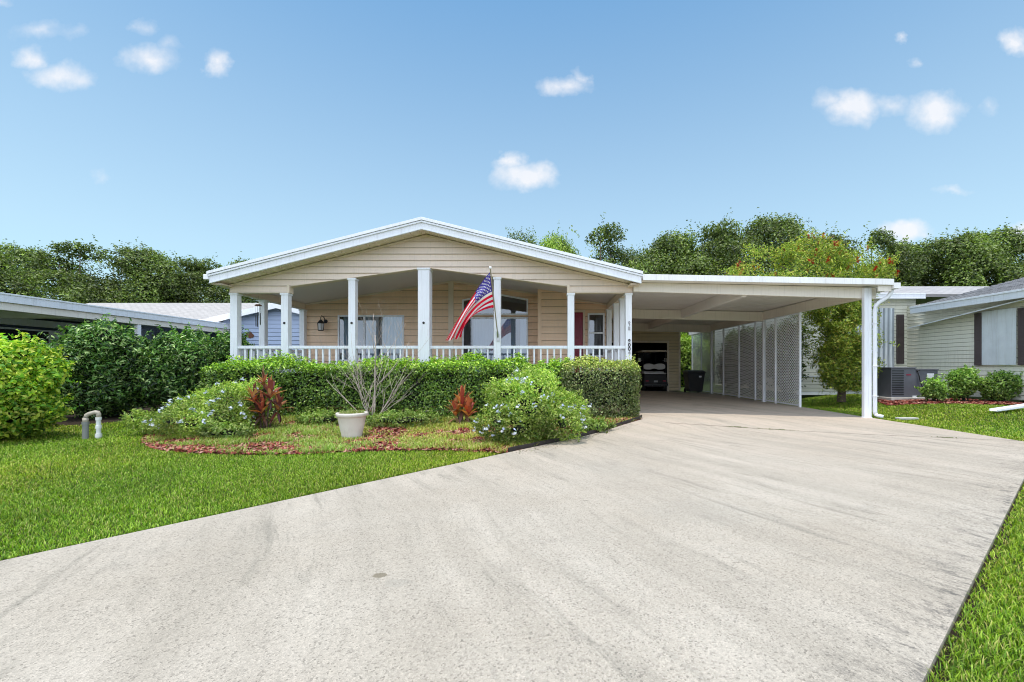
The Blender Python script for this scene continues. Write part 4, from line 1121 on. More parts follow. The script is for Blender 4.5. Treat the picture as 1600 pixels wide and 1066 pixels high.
# walls behind and along the sides
mb = MB()
def ceil_at(x): return CA - (CA - CE) * (abs(x - CX) / ((CX - Wl) if x < CX else (Wr - CX)))
def span_back(z):
    if z <= CE: return (0, Wr - .1 - (Wl + .1))
    t = (CA - z) / (CA - CE); return (CX - t * (CX - Wl - .1) - (Wl + .1), CX + t * (Wr - .1 - CX) - (Wl + .1))
mb.siding((Wl + .1, ZB, 0), (1, 0, 0), (0, -1, 0), FL, CA - .01, .2, span_back, .02)
back = hp_('porch_wall', mb, M['siding'])
mb = MB()
mb.siding((Wl + .08, 23, 0), (0, -1, 0), (-1, 0, 0), .08, ET - .24, .2, lambda z: (0, 23 - ZB))
mb.siding((Wr - .08, ZB, 0), (0, 1, 0), (1, 0, 0), .08, ET - .24, .2, lambda z: (0, 23 - ZB))
mb.box(Wl + .1, Wr - .1, 22.9, 23, .08, ET - .2)
hp_('side_wall', mb, M['siding'])
# closed volume behind so no light leaks
mb = MB(); mb.box(Wl + .12, Wr - .12, ZB + .03, 22.9, .1, CE + .0); hp_('wall_core', mb, M['darkroom'])
# vertical trims on the porch wall and the small entry projection
mb = MB(); mb.box(-2.86, -2.70, ZB - .045, ZB, FL, ceil_at(-2.78) - .02); hp_('corner_trim', mb, M['trim'], .004)
BX0, BX1, BY = -.06, .90, 12.72
mb = MB(); mb.siding((BX0, BY, 0), (1, 0, 0), (0, -1, 0), FL, 3.60, .2, lambda z: (0, max(.0, min(BX1 - BX0, (ceil_at(BX0) - z) / (ceil_at(BX0) - ceil_at(BX1)) * (BX1 - BX0)))), .02)
mb.siding((BX1, BY, 0), (0, 1, 0), (1, 0, 0), FL, ceil_at(BX1), .2, lambda z: (0, ZB - BY), .02)
mb.siding((BX0, ZB, 0), (0, -1, 0), (-1, 0, 0), FL, ceil_at(BX0), .2, lambda z: (0, ZB - BY), .02)
mb.box(BX0 - .03, BX0 + .08, BY - .035, BY + .02, FL, ceil_at(BX0) - .01); mb.box(BX1 - .05, BX1 + .03, BY - .035, BY + .02, FL, ceil_at(BX1) - .01)
hp_('entry_closet', mb, M['siding'])
mb = MB()
mb.slant(Wl + .14, CX, ZB - .04, ZB - .004, CE - .045, CE - .001, CA - .045, CA - .001); mb.slant(CX, Wr - .14, ZB - .04, ZB - .004, CA - .045, CA - .001, CE - .045, CE - .001)
hp_('ceiling_trim', mb, M['trim'])

# posts
def post(x, y, w, top, name='porch_post', knob=False):
    mb = MB(); h = w / 2; g = gz(x, y)
    mb.box(x - h, x + h, y - h, y + h, .05, top - .03)
    mb.box(x - h - .018, x + h + .018, y - h - .018, y + h + .018, top - .05, top - .002)
    mb.box(x - h - .010, x + h + .010, y - h - .010, y + h + .010, FL, FL + .06)
    o = hp_(name, mb, M['white'], .006)
    if knob:
        k = MB(); k.lathe((0, 0, 0), [(.0, 0), (.028, .0), (.028, .012), (.015, .02), (0, .022)], 12)
        k.v = [(x + a, y - h - .0 - c, 2.24 + b) for a, b, c in k.v]; hp_('post_hook', k, M['black'], 0, o)
    return o
PY = ZF + .06
for x, w_, top, kn in ((-7.33, .165, HE - .012, 0), (-6.115, .165, HE - .012, 1), (-4.51, .165, under(-4.51) - .012, 1), (-2.78, .275, under(-2.78) - .014, 1), (-1.04, .165, under(-1.04) - .012, 0), (.72, .16, HE - .012, 0), (2.10, .15, HE - .012, 0)):
    post(x, PY, w_, top, knob=bool(kn))
for x, y in ((-7.33, 11.5), (-7.33, 13.42), (2.10, 11.18), (2.10, 12.1), (2.10, 13.42)): post(x, y, .15, HE - .012)

# railings
def railing(x0, y0, x1, y1):
    L_ = math.hypot(x1 - x0, y1 - y0); ux, uy = (x1 - x0) / L_, (y1 - y0) / L_; nx, ny = -uy, ux
    def bar(s0, s1, w, z0, z1, mb):
        P = [(x0 + ux * s + nx * q, y0 + uy * s + ny * q) for s, q in ((s0, -w), (s1, -w), (s1, w), (s0, w))]
        mb.hexa([(a, b, z0) for a, b in P] + [(a, b, z1) for a, b in P])
    mb = MB(); bar(0, L_, .045, 1.63, 1.70, mb); rail = hp_('railing', mb, M['white'], .005)
    mb = MB(); bar(0, L_, .03, .84, .90, mb); hp_('bottom_rail', mb, M['white'], .003, rail)
    n = max(1, int(round(L_ / .158))); 
    for k in range(1, n):
        mb = MB(); bar(L_ * k / n - .019, L_ * k / n + .019, .019, .90, 1.63, mb); hp_('baluster', mb, M['white'], 0, rail)
fx = [-7.33, -6.115, -4.51, -2.78, -1.04, .72, 2.10]; hw = [.082, .082, .082, .137, .082, .08, .075]
for i in range(6): railing(fx[i] + hw[i], PY, fx[i + 1] - hw[i + 1], PY)
railing(-7.33, PY + .09, -7.33, 11.42); railing(-7.33, 11.58, -7.33, 13.34)
railing(2.10, PY + .09, 2.10, 11.10); railing(2.10, 11.26, 2.10, 12.02); railing(2.10, 12.18, 2.10, 13.34)

# windows
def window(par, x0, x1, z0, z1, yw, mull=(), trans=(), fr=.05, curtains=((0, 1),), frame=None, name='window'):
    frame = frame or M['white']
    mb = MB()
    mb.box(x0 - fr, x0, yw - .07, yw - .012, z0 - fr, z1 + fr); mb.box(x1, x1 + fr, yw - .07, yw - .012, z0 - fr, z1 + fr)
    mb.box(x0, x1, yw - .07, yw - .012, z0 - fr, z0); mb.box(x0, x1, yw - .07, yw - .012, z1, z1 + fr)
    for m in mull: mb.box(m - .03, m + .03, yw - .066, yw - .02, z0, z1)
    for t in trans: mb.box(x0, x1, yw - .064, yw - .021, t - .025, t + .025)
    w_ = mesh_from(name, mb, frame, par, .003)
    mb = MB(); mb.box(x0, x1, yw - .024, yw - .021, z0, z1); mesh_from('dark_backing', mb, M['darkroom'], w_)  # flat dark sheet stands in for the unlit room behind the glass
    for a, b in curtains:
        mb = MB(); n = max(6, int((b - a) * (x1 - x0) / .02)); P = []
        for k in range(n + 1):
            x = x0 + (x1 - x0) * (a + (b - a) * k / n); P.append((x, yw - .031 + .005 * math.sin(k * 1.3) + .002 * math.sin(k * .37)))
        for k in range(n): mb.quad((*P[k], z0), (*P[k + 1], z0), (*P[k + 1], z1), (*P[k], z1))
        mesh_from('curtain', mb, M['curtain'], w_, shade=True)
    mb = MB(); mb.quad((x0, yw - .045, z0), (x1, yw - .045, z0), (x1, yw - .045, z1), (x0, yw - .045, z1)); mesh_from('pane', mb, M['glass'], w_)
    return w_
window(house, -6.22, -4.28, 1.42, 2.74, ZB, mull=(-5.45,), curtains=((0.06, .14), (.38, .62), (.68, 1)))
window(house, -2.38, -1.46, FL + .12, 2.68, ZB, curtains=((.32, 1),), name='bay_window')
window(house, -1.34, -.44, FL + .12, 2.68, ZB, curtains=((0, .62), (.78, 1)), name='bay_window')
# upper raked lights
for (x0, x1, za, zb) in ((-2.38, -1.46, 3.22, 3.42), (-1.34, -.44, 3.42, 3.24)):
    mb = MB(); yw = ZB; z0 = 2.84; fr = .05
    mb.box(x0 - fr, x0, yw - .07, yw - .012, z0 - fr, za); mb.box(x1, x1 + fr, yw - .07, yw - .012, z0 - fr, zb); mb.box(x0, x1, yw - .07, yw - .012, z0 - fr, z0)
    mb.slant(x0 - fr, x1 + fr, yw - .072, yw - .012, za, za + fr, zb, zb + fr)
    w_ = mesh_from('transom_window', mb, M['white'], house, .003)
    mb = MB(); mb.quad((x0, yw - .022, z0), (x1, yw - .022, z0), (x1, yw - .022, zb), (x0, yw - .022, za)); mesh_from('dark_backing', mb, M['darkroom'], w_)  # dark sheet in place of the unlit depth behind the upper panes
    mb = MB(); mb.quad((x0, yw - .045, z0), (x1, yw - .045, z0), (x1, yw - .045, zb), (x0, yw - .045, za)); mesh_from('pane', mb, M['glass'], w_)
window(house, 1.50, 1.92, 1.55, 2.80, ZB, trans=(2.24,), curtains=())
# front door
mb = MB(); mb.box(.45, 1.30, ZB - .035, ZB - .018, FL + .02, 2.88)
for a, b in ((.95, 1.5), (1.6, 2.1), (2.2, 2.7)):
    for c in (.55, .93): mb.box(c, c + .28, ZB - .047, ZB - .033, a, b)
door = hp_('front_door', mb, M['red'], .006)
mb = MB(); mb.box(1.305, 1.37, ZB - .055, ZB - .012, FL, 2.95); mb.box(.905, 1.305, ZB - .055, ZB - .012, 2.885, 2.95); hp_('door_frame', mb, M['trim'], .003)
mb = MB(); mb.lathe((0, 0, 0), [(0, 0), (.02, 0), (.02, .03), (.03, .05), (0, .07)], 12); mb.v = [(1.23 + a, ZB - .03 - c, 1.75 + b) for a, b, c in mb.v]; hp_('door_knob', mb, M['chrome'], 0, door)

# house number digits stacked down the corner post, with the small emblem above
def glyph(ch, x, y, z, size, mat, name, parent, sx=1.0):
    cu = bpy.data.curves.new('glyph', 'FONT'); cu.body = ch; cu.size = size; cu.extrude = .004; cu.align_x = 'CENTER'; cu.align_y = 'CENTER'; cu.offset = .0035
    ob = bpy.data.objects.new('glyph', cu); COL.objects.link(ob); bpy.context.view_layer.update()
    me = bpy.data.meshes.new_from_object(ob.evaluated_get(bpy.context.evaluated_depsgraph_get())); bpy.data.objects.remove(ob)
    me.transform(Matrix.Rotation(PI / 2, 4, 'X') @ Matrix.Diagonal((sx, 1, 1, 1))); me.materials.append(mat)
    o = bpy.data.objects.new(name, me); COL.objects.link(o); o.parent = parent; o.location = Vector((x, y, z)) - parent_world(parent); return o
M['fadednum'] = paint('faded_number', (.38, .38, .40), .5, .1)
yy = PY - .075 - .006
for i, ch in enumerate('8004'):
    o = glyph(ch, 2.112, yy, 1.805 - i * .093, .125, M['black'] if i < 3 else M['fadednum'], 'house_number', house)
    o['label'] = ['black digit 8 at the top of the number', 'black digit 0, upper of the two', 'black digit 0, lower of the two', 'faded grey digit 4 at the bottom'][i]
mb = MB(); mb.tube([(2.105, yy, 2.215), (2.13, yy, 2.245), (2.115, yy, 2.28), (2.085, yy, 2.265), (2.10, yy, 2.235), (2.125, yy, 2.20), (2.12, yy, 2.17)], [.006, .012, .01, .006, .011, .012, .008], 6)
mb.box(2.085, 2.135, yy - .003, yy + .006, 2.065, 2.155); hp_('post_emblem', mb, M['fadednum'])

# wall lantern
lan = thing('wall_lantern', (-6.72, ZB - .02, 2.35), 'black coach lantern on the porch wall left of the wide window', 'lamp')
mb = MB(); mb.lathe((-6.68, ZB - .10, 0), [(0, 0)], 4); mb = MB()
mb.v = []; k = MB(); k.lathe((0, 0, 0), [(0, 0), (.06, 0), (.06, .02), (0, .03)], 14); mb.add([(-6.66 + a, ZB - .02 - c, 2.60 + b) for a, b, c in k.v], k.f)
mb.tube([(-6.66, ZB - .04, 2.60), (-6.68, ZB - .1, 2.72), (-6.72, ZB - .16, 2.76), (-6.74, ZB - .17, 2.70), (-6.74, ZB - .17, 2.62)], .012, 6)
mesh_from('bracket', mb, M['black'], lan)
mb = MB(); mb.lathe((-6.74, ZB - .17, 2.30), [(.0, .0), (.085, 0), (.09, .02), (.0, .02)], 6); mb.lathe((-6.74, ZB - .17, 2.52), [(.11, 0), (.115, .012), (.05, .09), (.02, .12), (0, .13)], 6)
for k in range(6):
    a = 2 * PI * k / 6; mb.tube([(-6.74 + .082 * math.cos(a), ZB - .17 + .082 * math.sin(a), 2.31), (-6.74 + .1 * math.cos(a), ZB - .17 + .1 * math.sin(a), 2.53)], .007, 4)
mesh_from('cage', mb, M['black'], lan)
mb = MB(); mb.lathe((-6.74, ZB - .17, 2.32), [(.072, 0), (.088, .2)], 6); mesh_from('glass', mb, M['seat'], lan)

# wind chime
wc = thing('wind_chime', (-6.98, 10.75, 2.93), 'wind chime with dark tubes hanging at the left porch corner', 'wind chime')
mb = MB(); mb.lathe((-6.98, 10.75, 2.70), [(0, 0), (.075, 0), (.08, .015), (.05, .035), (0, .04)], 16); mb.tube([(-6.98, 10.75, 2.73), (-6.98, 10.75, 2.95)], .002, 4); mesh_from('hanger_disc', mb, M['wood'], wc)
for k in range(5):
    a = 2 * PI * k / 5; x, y = -6.98 + .05 * math.cos(a), 10.75 + .05 * math.sin(a); b = 2.52 - .02 * k
    mb = MB(); mb.tube([(x, y, 2.70), (x, y, b)], .002, 4); mb.tube([(x, y, b), (x + .005, y, b - .27)], .010, 8); mesh_from('chime_tube', mb, M['black'], wc)

# flag on its pole
fl = thing('flag', (-1.02, PY - .085, 1.90), 'striped flag with starry blue canton drooping from a pole on the porch post', 'flag')
p0 = Vector((-1.02, PY - .095, 1.90)); p1 = Vector((-1.115, 9.62, 3.36))
mb = MB(); mb.tube([p0, p1], .014, 8); mesh_from('pole', mb, M['gold'], fl)
mb = MB(); mb.lathe((p1.x, p1.y, p1.z), [(0, -.01), (.02, 0), (.032, .02), (.032, .035), (.018, .055), (0, .06)], 12); mesh_from('finial', mb, M['whitemetal'], fl)
mb = MB(); mb.box(-1.05, -.99, PY - .1, PY - .083, 1.80, 1.98); mb.tube([p0 + Vector((0, .02, -.02)), p0 + (p1 - p0) * .09], .022, 8); mesh_from('bracket', mb, M['chrome'], fl)
def pix(px, py, y): return Vector(((px - 845) / 680 * y, y, 1.2 + (573 - py) / 680 * y))
h0 = p0.lerp(p1, .955); h1 = p0.lerp(p1, .455)
h0.x -= .02; h1.x -= .02
nu, nv = 70, 40; vs = []; uvs = []
def bez(a, b, c, t): return a * (1 - t) ** 2 + b * 2 * t * (1 - t) + c * t * t
for i in range(nu + 1):
    u = i / nu
    for j in range(nv + 1):
        v = j / nv
        a = h0.lerp(h1, v) + Vector((0, -.012 * math.sin(v * 9), -.02 * math.sin(PI * v) * 0))
        yb = 9.78 + .05 * math.sin(v * 11)
        mid = pix(735, 465, 9.72).lerp(pix(739, 496, 9.85), v) + Vector((0, .10 * math.sin(v * 2 * PI * 1.6 + .6), 0))
        end = pix(695, 533, 9.80).lerp(pix(721, 527, 9.95), v) + Vector((.0, .10 * math.sin(v * 2 * PI * 2.6), .02 * math.sin(v * 2 * PI * 2.6)))
        m2 = mid * 2 - (a + end) * .5
        p = bez(a, m2, end, u)
        p = p + Vector((.028 * math.sin(v * 17 + u * 2) * u, .05 * math.sin(u * 5 + v * 14) * u, 0))
        vs.append(p); uvs.append((u, v))
fs = [(i * (nv + 1) + j, i * (nv + 1) + j + 1, (i + 1) * (nv + 1) + j + 1, (i + 1) * (nv + 1) + j) for i in range(nu) for j in range(nv)]
mb = MB(); mb.add(vs, fs); fo = mesh_from('cloth', mb, M['flag'], fl, shade=True)
uvl = fo.data.uv_layers.new(name='uv')
for lp_ in fo.data.loops: uvl.data[lp_.index].uv = uvs[lp_.vertex_index]

# ------------------------------------------------------------------ carport
cp = thing('carport', (7.64, 10.33, 0), 'white flat roofed carport with lattice side attached to the home', 'carport')
def cpp(name, mb, mat, bevel=0, parent=None, shade=False): return mesh_from(name, mb, mat, parent or cp, bevel, shade)
def crt(x): return 3.30 - .11 * (x - 2.33) / 5.72
CR = 8.05
mb = MB(); mb.slant(2.33, CR, 9.95, 20.64, crt(2.33) - .085, crt(2.33), crt(CR) - .085, crt(CR))
roofc = cpp('roof', mb, M['whitemetal'], .004)
mb = MB()    # ribbed pans beneath
n = 19
for k in range(n):
    y0 = 10.0 + (20.6 - 10.0) * k / n; y1 = 10.0 + (20.6 - 10.0) * (k + 1) / n
    a, b = crt(2.35) - .087, crt(CR - .05) - .087
    mb.slant(2.35, CR - .05, y0 + .02, y1 - .004, a - .02, a - .001, b - .02, b - .001)
cpp('ceiling_pans', mb, M['pan'], 0, roofc)
mb = MB(); mb.slant(2.33, CR + .01, 9.925, 9.948, crt(2.33) - .125, crt(2.33) + .012, crt(CR) - .125, crt(CR) + .012); cpp('front_fascia', mb, M['whitemetal'], .003, roofc)
mb = MB(); mb.slant(2.20, 2.33, 9.97, 20.6, crt(2.33) - .06, crt(2.33) + .01, crt(2.33) - .06, crt(2.33) + .01); cpp('flashing', mb, M['whitemetal'], 0, roofc)
def xbeam(y, x0, b0, t0, x1, b1, t1, w=.10, m='cream_beam'):
    mb = MB(); mb.slant(x0, x1, y - w / 2, y + w / 2, b0, t0, b1, t1); return cpp('cross_beam', mb, M[m], .004)
xbeam(10.33, 2.20, 2.975, 3.19, 7.92, 2.80, 3.065)
xbeam(14.9, 2.20, 2.87, 3.18, 7.60, 2.745, 3.06)
xbeam(19.45, 2.20, 2.82, 3.18, 7.60, 2.72, 3.06)
mb = MB(); mb.box(4.79, 4.91, 10.385, 20.6, 2.87, 3.14); cpp('long_beam', mb, M['pan'], .004)
mb = MB(); mb.box(7.58, 7.70, 10.385, 22.3, 2.80, 3.07); cpp('side_beam', mb, M['cream_beam'], .004)
def cpost(x, y, w, d, top, nm='carport_post'):
    mb = MB(); mb.box(x - w / 2, x - .006, y - d / 2, y + d / 2, gz(x, y) - .02, top); mb.box(x + .006, x + w / 2, y - d / 2, y + d / 2, gz(x, y) - .02, top)
    mb.box(x - .006, x + .006, y - d / 2 + .012, y + d / 2 - .012, gz(x, y) - .02, top)
    mb.box(x - w / 2 - .012, x + w / 2 + .012, y - d / 2 - .012, y + d / 2 + .012, gz(x, y) - .01, gz(x, y) + .012)
    return cpp(nm, mb, M['white'], .004)
cpost(7.66, 10.33 - .10, .17, .09, 3.05)
cpost(7.64, 14.9, .10, .10, 2.80); cpost(7.64, 19.45, .10, .10, 2.80)
for y in (12.83, 14.16, 15.5, 16.76, 18.2, 20.7, 21.95):
    mb = MB(); mb.box(7.61, 7.67, y - .025, y + .025, gz(7.64, y), 2.80); cpp('lattice_stud', mb, M['white'], .003)
# lattice panels: real crossing slats clipped to each bay
def lattice(y0, y1, z0, z1, x=7.64, pitch=.068, w=.026):
    mb = MB(); H = z1 - z0; W_ = y1 - y0
    for sgn in (1, -1):
        c = -H if sgn > 0 else 0
        xo = x + (.004 if sgn > 0 else -.004); t = c
        while t < W_ + (0 if sgn > 0 else H):
            # line y = t + sgn*z'
            def clip(t_):
                za = max(0, (0 - t_) / sgn if sgn > 0 else (t_ - W_)); zb = min(H, (W_ - t_) if sgn > 0 else t_)
                return za, zb
            za, zb = clip(t)
            if zb - za > .02:
                A = Vector((xo, y0 + t + sgn * za, z0 + za)); B = Vector((xo, y0 + t + sgn * zb, z0 + zb)); o = Vector((0, w * .7, 0))
                mb.quad(A - o, B - o, B + o, A + o)
            t += pitch * 1.414
    o = cpp('lattice_panel', mb, M['lattice']); f = MB()
    f.box(x - .012, x + .012, y0, y1, z0 - .03, z0 + .02); cpp('panel_rail', f, M['white'], 0, o)
    f = MB(); f.box(x - .012, x + .012, y0, y1, z1 - .02, z1); cpp('panel_rail', f, M['white'], 0, o)
    return o
M['lattice'] = paint('lattice_vinyl', (.90, .91, .92), .5, .05)
ys = [12.855, 14.135, 14.185, 14.85, 14.95, 15.475, 15.525, 16.735, 16.785, 18.175, 18.225, 19.4, 19.5, 20.675, 20.725, 21.925]
for a, b in zip(ys[0::2], ys[1::2]): lattice(a, b, gz(7.64, a) + .06, 2.80)
# gutter and downspout
mb = MB(); gx0, gx1 = CR + .005, CR + .13
mb.box(gx0, gx1, 9.93, 20.6, 2.985, 3.0); mb.box(gx1 - .012, gx1, 9.93, 20.6, 3.0, 3.11); mb.box(gx0, gx0 + .012, 9.93, 20.6, 3.0, 3.09); mb.box(gx0, gx1 + .02, 9.915, 9.93, 2.985, 3.115)
mb.box(gx1 - .004, gx1 + .025, 9.93, 20.6, 3.10, 3.115)
cpp('gutter', mb, M['whitemetal'])
mb = MB(); mb.box(7.75, CR, 9.99, 10.02, 2.93, 3.08); cpp('beam_end_plate', mb, M['cream_beam'], .003)
mb = MB(); dsx = 7.80; yy2 = 10.16
path = [(CR + .05, 10.05, 3.0), (CR + .05, 10.06, 2.92), (CR + .0, 10.09, 2.82), (7.88, 10.13, 2.70), (dsx + .01, yy2, 2.62), (dsx, yy2, 2.52), (dsx, yy2, .16), (dsx + .01, yy2, .09)]
mb.tube(path, .044, 10); 
for z in (2.2, 1.2, .5): mb.box(dsx - .05, dsx + .05, yy2 - .047, yy2 + .03, z, z + .02)
mb.tube([(dsx + .01, yy2, .09), (dsx + .03, yy2 - .05, .06), (dsx + .09, yy2 - .13, .045)], [.042, .04, .042], 10)
cpp('downspout', mb, M['white'], shade=True)
# ------------------------------------------------------------------ shed at the end of the carport
sh = thing('garage_shed', (4.4, 20.66, .05), 'olive beige sided storage garage with open dark doorway at the end of the carport', 'shed')
YS = 20.68
mb = MB(); OX0, OX1, OZ = 3.35, 5.99, 2.34
mb.siding((2.2, YS, 0), (1, 0, 0), (0, -1, 0), .05, 2.98, .15, lambda z: (0, 4.42) if z > OZ else (OX1 - 2.2, 4.42), .02)
mb.siding((2.2, YS, 0), (1, 0, 0), (0, -1, 0), .05, OZ, .15, lambda z: (0, OX0 - 2.2), .02)
mb.siding((6.62, YS, 0), (0, 1, 0), (1, 0, 0), .05, 2.98, .15, lambda z: (0, 4), .02)
mesh_from('wall', mb, M['shedsiding'], sh)
mb = MB(); mb.box(OX0 - .09, OX0, YS - .05, YS - .022, .0, OZ + .09); mb.box(OX1, OX1 + .09, YS - .05, YS - .022, .0, OZ + .09); mb.box(OX0, OX1, YS - .05, YS - .022, OZ, OZ + .09); mb.box(6.54, 6.63, YS - .04, YS - .022, .05, 2.95)
mesh_from('door_frame', mb, M['soffit'], sh, .003)
mb = MB(); mb.box(OX0 - .3, OX0 - .28, YS + .03, 24.6, 0.0, 2.9); mb.box(OX1 + .3, OX1 + .32, YS + .03, 24.6, 0, 2.9); mb.box(OX0 - .3, OX1 + .3, 24.6, 24.62, 0, 2.9); mb.box(OX0 - .3, OX1 + .3, YS + .03, 24.6, 2.6, 2.62); mb.box(OX0 - .3, OX1 + .3, YS, 24.6, -.02, .045)
mesh_from('interior', mb, M['darkroom'], sh)
mb = MB(); mb.slant(2.1, 4.4, 20.66, 25, 3.0, 3.06, 3.5, 3.56); mb.slant(4.4, 6.8, 20.66, 25, 3.5, 3.56, 3.0, 3.06); mb.add([(2.2, 20.7, 2.98), (6.6, 20.7, 2.98), (4.4, 20.7, 3.48)], [(0, 1, 2)]); mesh_from('roof', mb, M['shingle'], sh)

# ------------------------------------------------------------------ golf cart
gcx, gcy, g0 = 5.36, 20.85, .05
gc = thing('golf_cart', (gcx, gcy, g0), 'black golf cart with pale seat backs parked in the dark garage doorway', 'golf cart')
def G(name, mb, mat, bevel=0, parent=None, shade=False): 
    mb.v = [(gcx + a, gcy + b, g0 + c) for a, b, c in mb.v]; return mesh_from(name, mb, mat, parent or gc, bevel, shade)
mb = MB(); mb.box(-.60, .60, -.35, 1.55, 1.86, 1.90); mb.box(-.56, .56, -.31, 1.5, 1.90, 1.93); mb.box(-.61, .61, -.37, -.34, 1.85, 1.90); G('canopy', mb, M['soffit'], .012)
mb = MB()
for x in (-.52, .52): mb.tube([(x, -.28, .85), (x, -.28, 1.87)], .017, 8); mb.tube([(x * .96, 1.55, .75), (x * .92, 1.2, 1.87)], .017, 8)
G('canopy_struts', mb, M['blackplastic'])
mb = MB(); mb.hexa([(-.5, 1.53, .8), (.5, 1.53, .8), (.5, 1.54, .8), (-.5, 1.54, .8), (-.46, 1.2, 1.84), (.46, 1.2, 1.84), (.46, 1.21, 1.84), (-.46, 1.21, 1.84)]); G('windshield', mb, M['glass'])
mb = MB()     # rear body: sides, deck, fenders
mb.hexa([(-.57, -.55, .36), (.57, -.55, .36), (.59, .75, .34), (-.59, .75, .34), (-.52, -.42, .80), (.52, -.42, .80), (.56, .7, .74), (-.56, .7, .74)])
mb.hexa([(-.55, .7, .30), (.55, .7, .30), (.55, 1.3, .30), (-.55, 1.3, .30), (-.55, .7, .36), (.55, .7, .36), (.55, 1.3, .36), (-.55, 1.3, .36)])
mb.hexa([(-.55, 1.28, .34), (.55, 1.28, .34), (.48, 2.0, .34), (-.48, 2.0, .34), (-.5, 1.4, .92), (.5, 1.4, .92), (.4, 1.9, .70), (-.4, 1.9, .70)])
G('body', mb, M['blackplastic'], .04)
mb = MB(); mb.box(-.56, .56, -.62, -.54, .26, .36); mb.tube([(-.42, -.60, .22), (.42, -.60, .22)], .02, 8); G('bumper', mb, M['black'], .015)
mb = MB(); mb.box(-.53, .53, -.45, -.30, .80, .86); G('seat_rail', mb, M['seat'], .02)
mb = MB(); mb.box(-.52, .52, -.12, .45, .80, .93); G('seat', mb, M['seat'], .04)
# seat back: two rounded pads joined by a narrow waist
mb = MB(); n = 48; ring = []
for k in range(n):
    a = 2 * PI * k / n; x = .51 * math.copysign(abs(math.cos(a)) ** .55, math.cos(a)); hz_ = .155 * (1 - .42 * math.exp(-(x / .14) ** 2)); z = 1.15 + hz_ * math.copysign(abs(math.sin(a)) ** .6, math.sin(a)); ring.append((x, z))
vs = [(x, -.30, z) for x, z in ring] + [(x * .97, -.335, 1.15 + (z - 1.15) * .9) for x, z in ring] + [(x, -.2, z) for x, z in ring]
fs = [(k, (k + 1) % n, n + (k + 1) % n, n + k) for k in range(n)] + [((k + 1) % n, k, 2 * n + k, 2 * n + (k + 1) % n) for k in range(n)] + [tuple(range(n, 2 * n)), tuple(range(3 * n - 1, 2 * n - 1, -1))]
mb.add(vs, fs); G('seat_back', mb, M['seat'])
for x in (-.5, .5):
    for y in (-.12, 1.62):
        mb = MB(); s = 1 if x > 0 else -1
        mb.lathe((0, 0, 0), [(.13, -.09), (.21, -.09), (.23, -.06), (.23, .06), (.21, .09), (.13, .09)], 24); mb.v = [(x + c, y + a, .23 + b) for a, b, c in mb.v]
        wv = G('wheel', mb, M['rubber'], shade=True)
        mb = MB(); mb.lathe((0, 0, 0), [(0, -.07), (.12, -.07), (.135, -.085), (.135, .085), (.12, .07), (0, .07)], 18); mb.v = [(x + c, y + a, .23 + b) for a, b, c in mb.v]; G('rim', mb, M['chrome'], 0, wv)
for s in (-1, 1):
    mb = MB(); mb.tube([(s * .5, .1, 1.45), (s * .64, .08, 1.47)], .010, 6); mb.box(s * .62 - .05, s * .62 + .06, .04, .07, 1.38, 1.56); o = G('side_mirror', mb, M['whitemetal'], .01)
    mb = MB(); mb.box(s * .40 - .07, s * .40 + .07, -.565, -.555, .45, .52); G('tail_light', mb, M['red'], .004)
mb = MB(); mb.box(-.09, .09, -.585, -.57, .42, .50); G('plate', mb, M['fadednum'])

# ------------------------------------------------------------------ wheeled bin
bx_, by_ = 6.98, 19.85; g = gz(bx_, by_)
bn = thing('wheeled_bin', (bx_, by_, g), 'black wheeled rubbish bin against the lattice near the garage', 'bin')
def wbox(cx, cy, z0, z1, w0, d0, w1, d1):
    mb = MB(); mb.hexa([(cx - w0, cy - d0, z0), (cx + w0, cy - d0, z0), (cx + w0, cy + d0, z0), (cx - w0, cy + d0, z0), (cx - w1, cy - d1, z1), (cx + w1, cy - d1, z1), (cx + w1, cy + d1, z1), (cx - w1, cy + d1, z1)]); return mb
mb = wbox(bx_, by_, g + .06, g + .92, .30, .28, .39, .36); mesh_from('body', mb, M['blackplastic'], bn, .03)
mb = wbox(bx_, by_, g + .92, g + .96, .42, .39, .42, .39); mb.hexa([(bx_ - .40, by_ - .37, g + .96), (bx_ + .40, by_ - .37, g + .96), (bx_ + .40, by_ + .37, g + .96), (bx_ - .40, by_ + .37, g + .96), (bx_ - .33, by_ - .3, g + 1.02), (bx_ + .33, by_ - .3, g + 1.02), (bx_ + .33, by_ + .35, g + 1.03), (bx_ - .33, by_ + .35, g + 1.03)]); mesh_from('lid', mb, M['blackplastic'], bn, .012)
mb = MB(); mb.box(bx_ + .10, bx_ + .22, by_ - .378, by_ - .366, g + .72, g + .78); mb.box(bx_ + .12, bx_ + .20, by_ - .372, by_ - .364, g + .70, g + .715); mesh_from('sticker', mb, M['white'], bn)
for s in (-1, 1):
    mb = MB(); mb.lathe((0, 0, 0), [(0, -.03), (.1, -.03), (.1, .03), (0, .03)], 18); mb.v = [(bx_ + s * .30 + c, by_ + .30 + a, g + .1 + b) for a, b, c in mb.v]; mesh_from('wheel', mb, M['rubber'], bn)

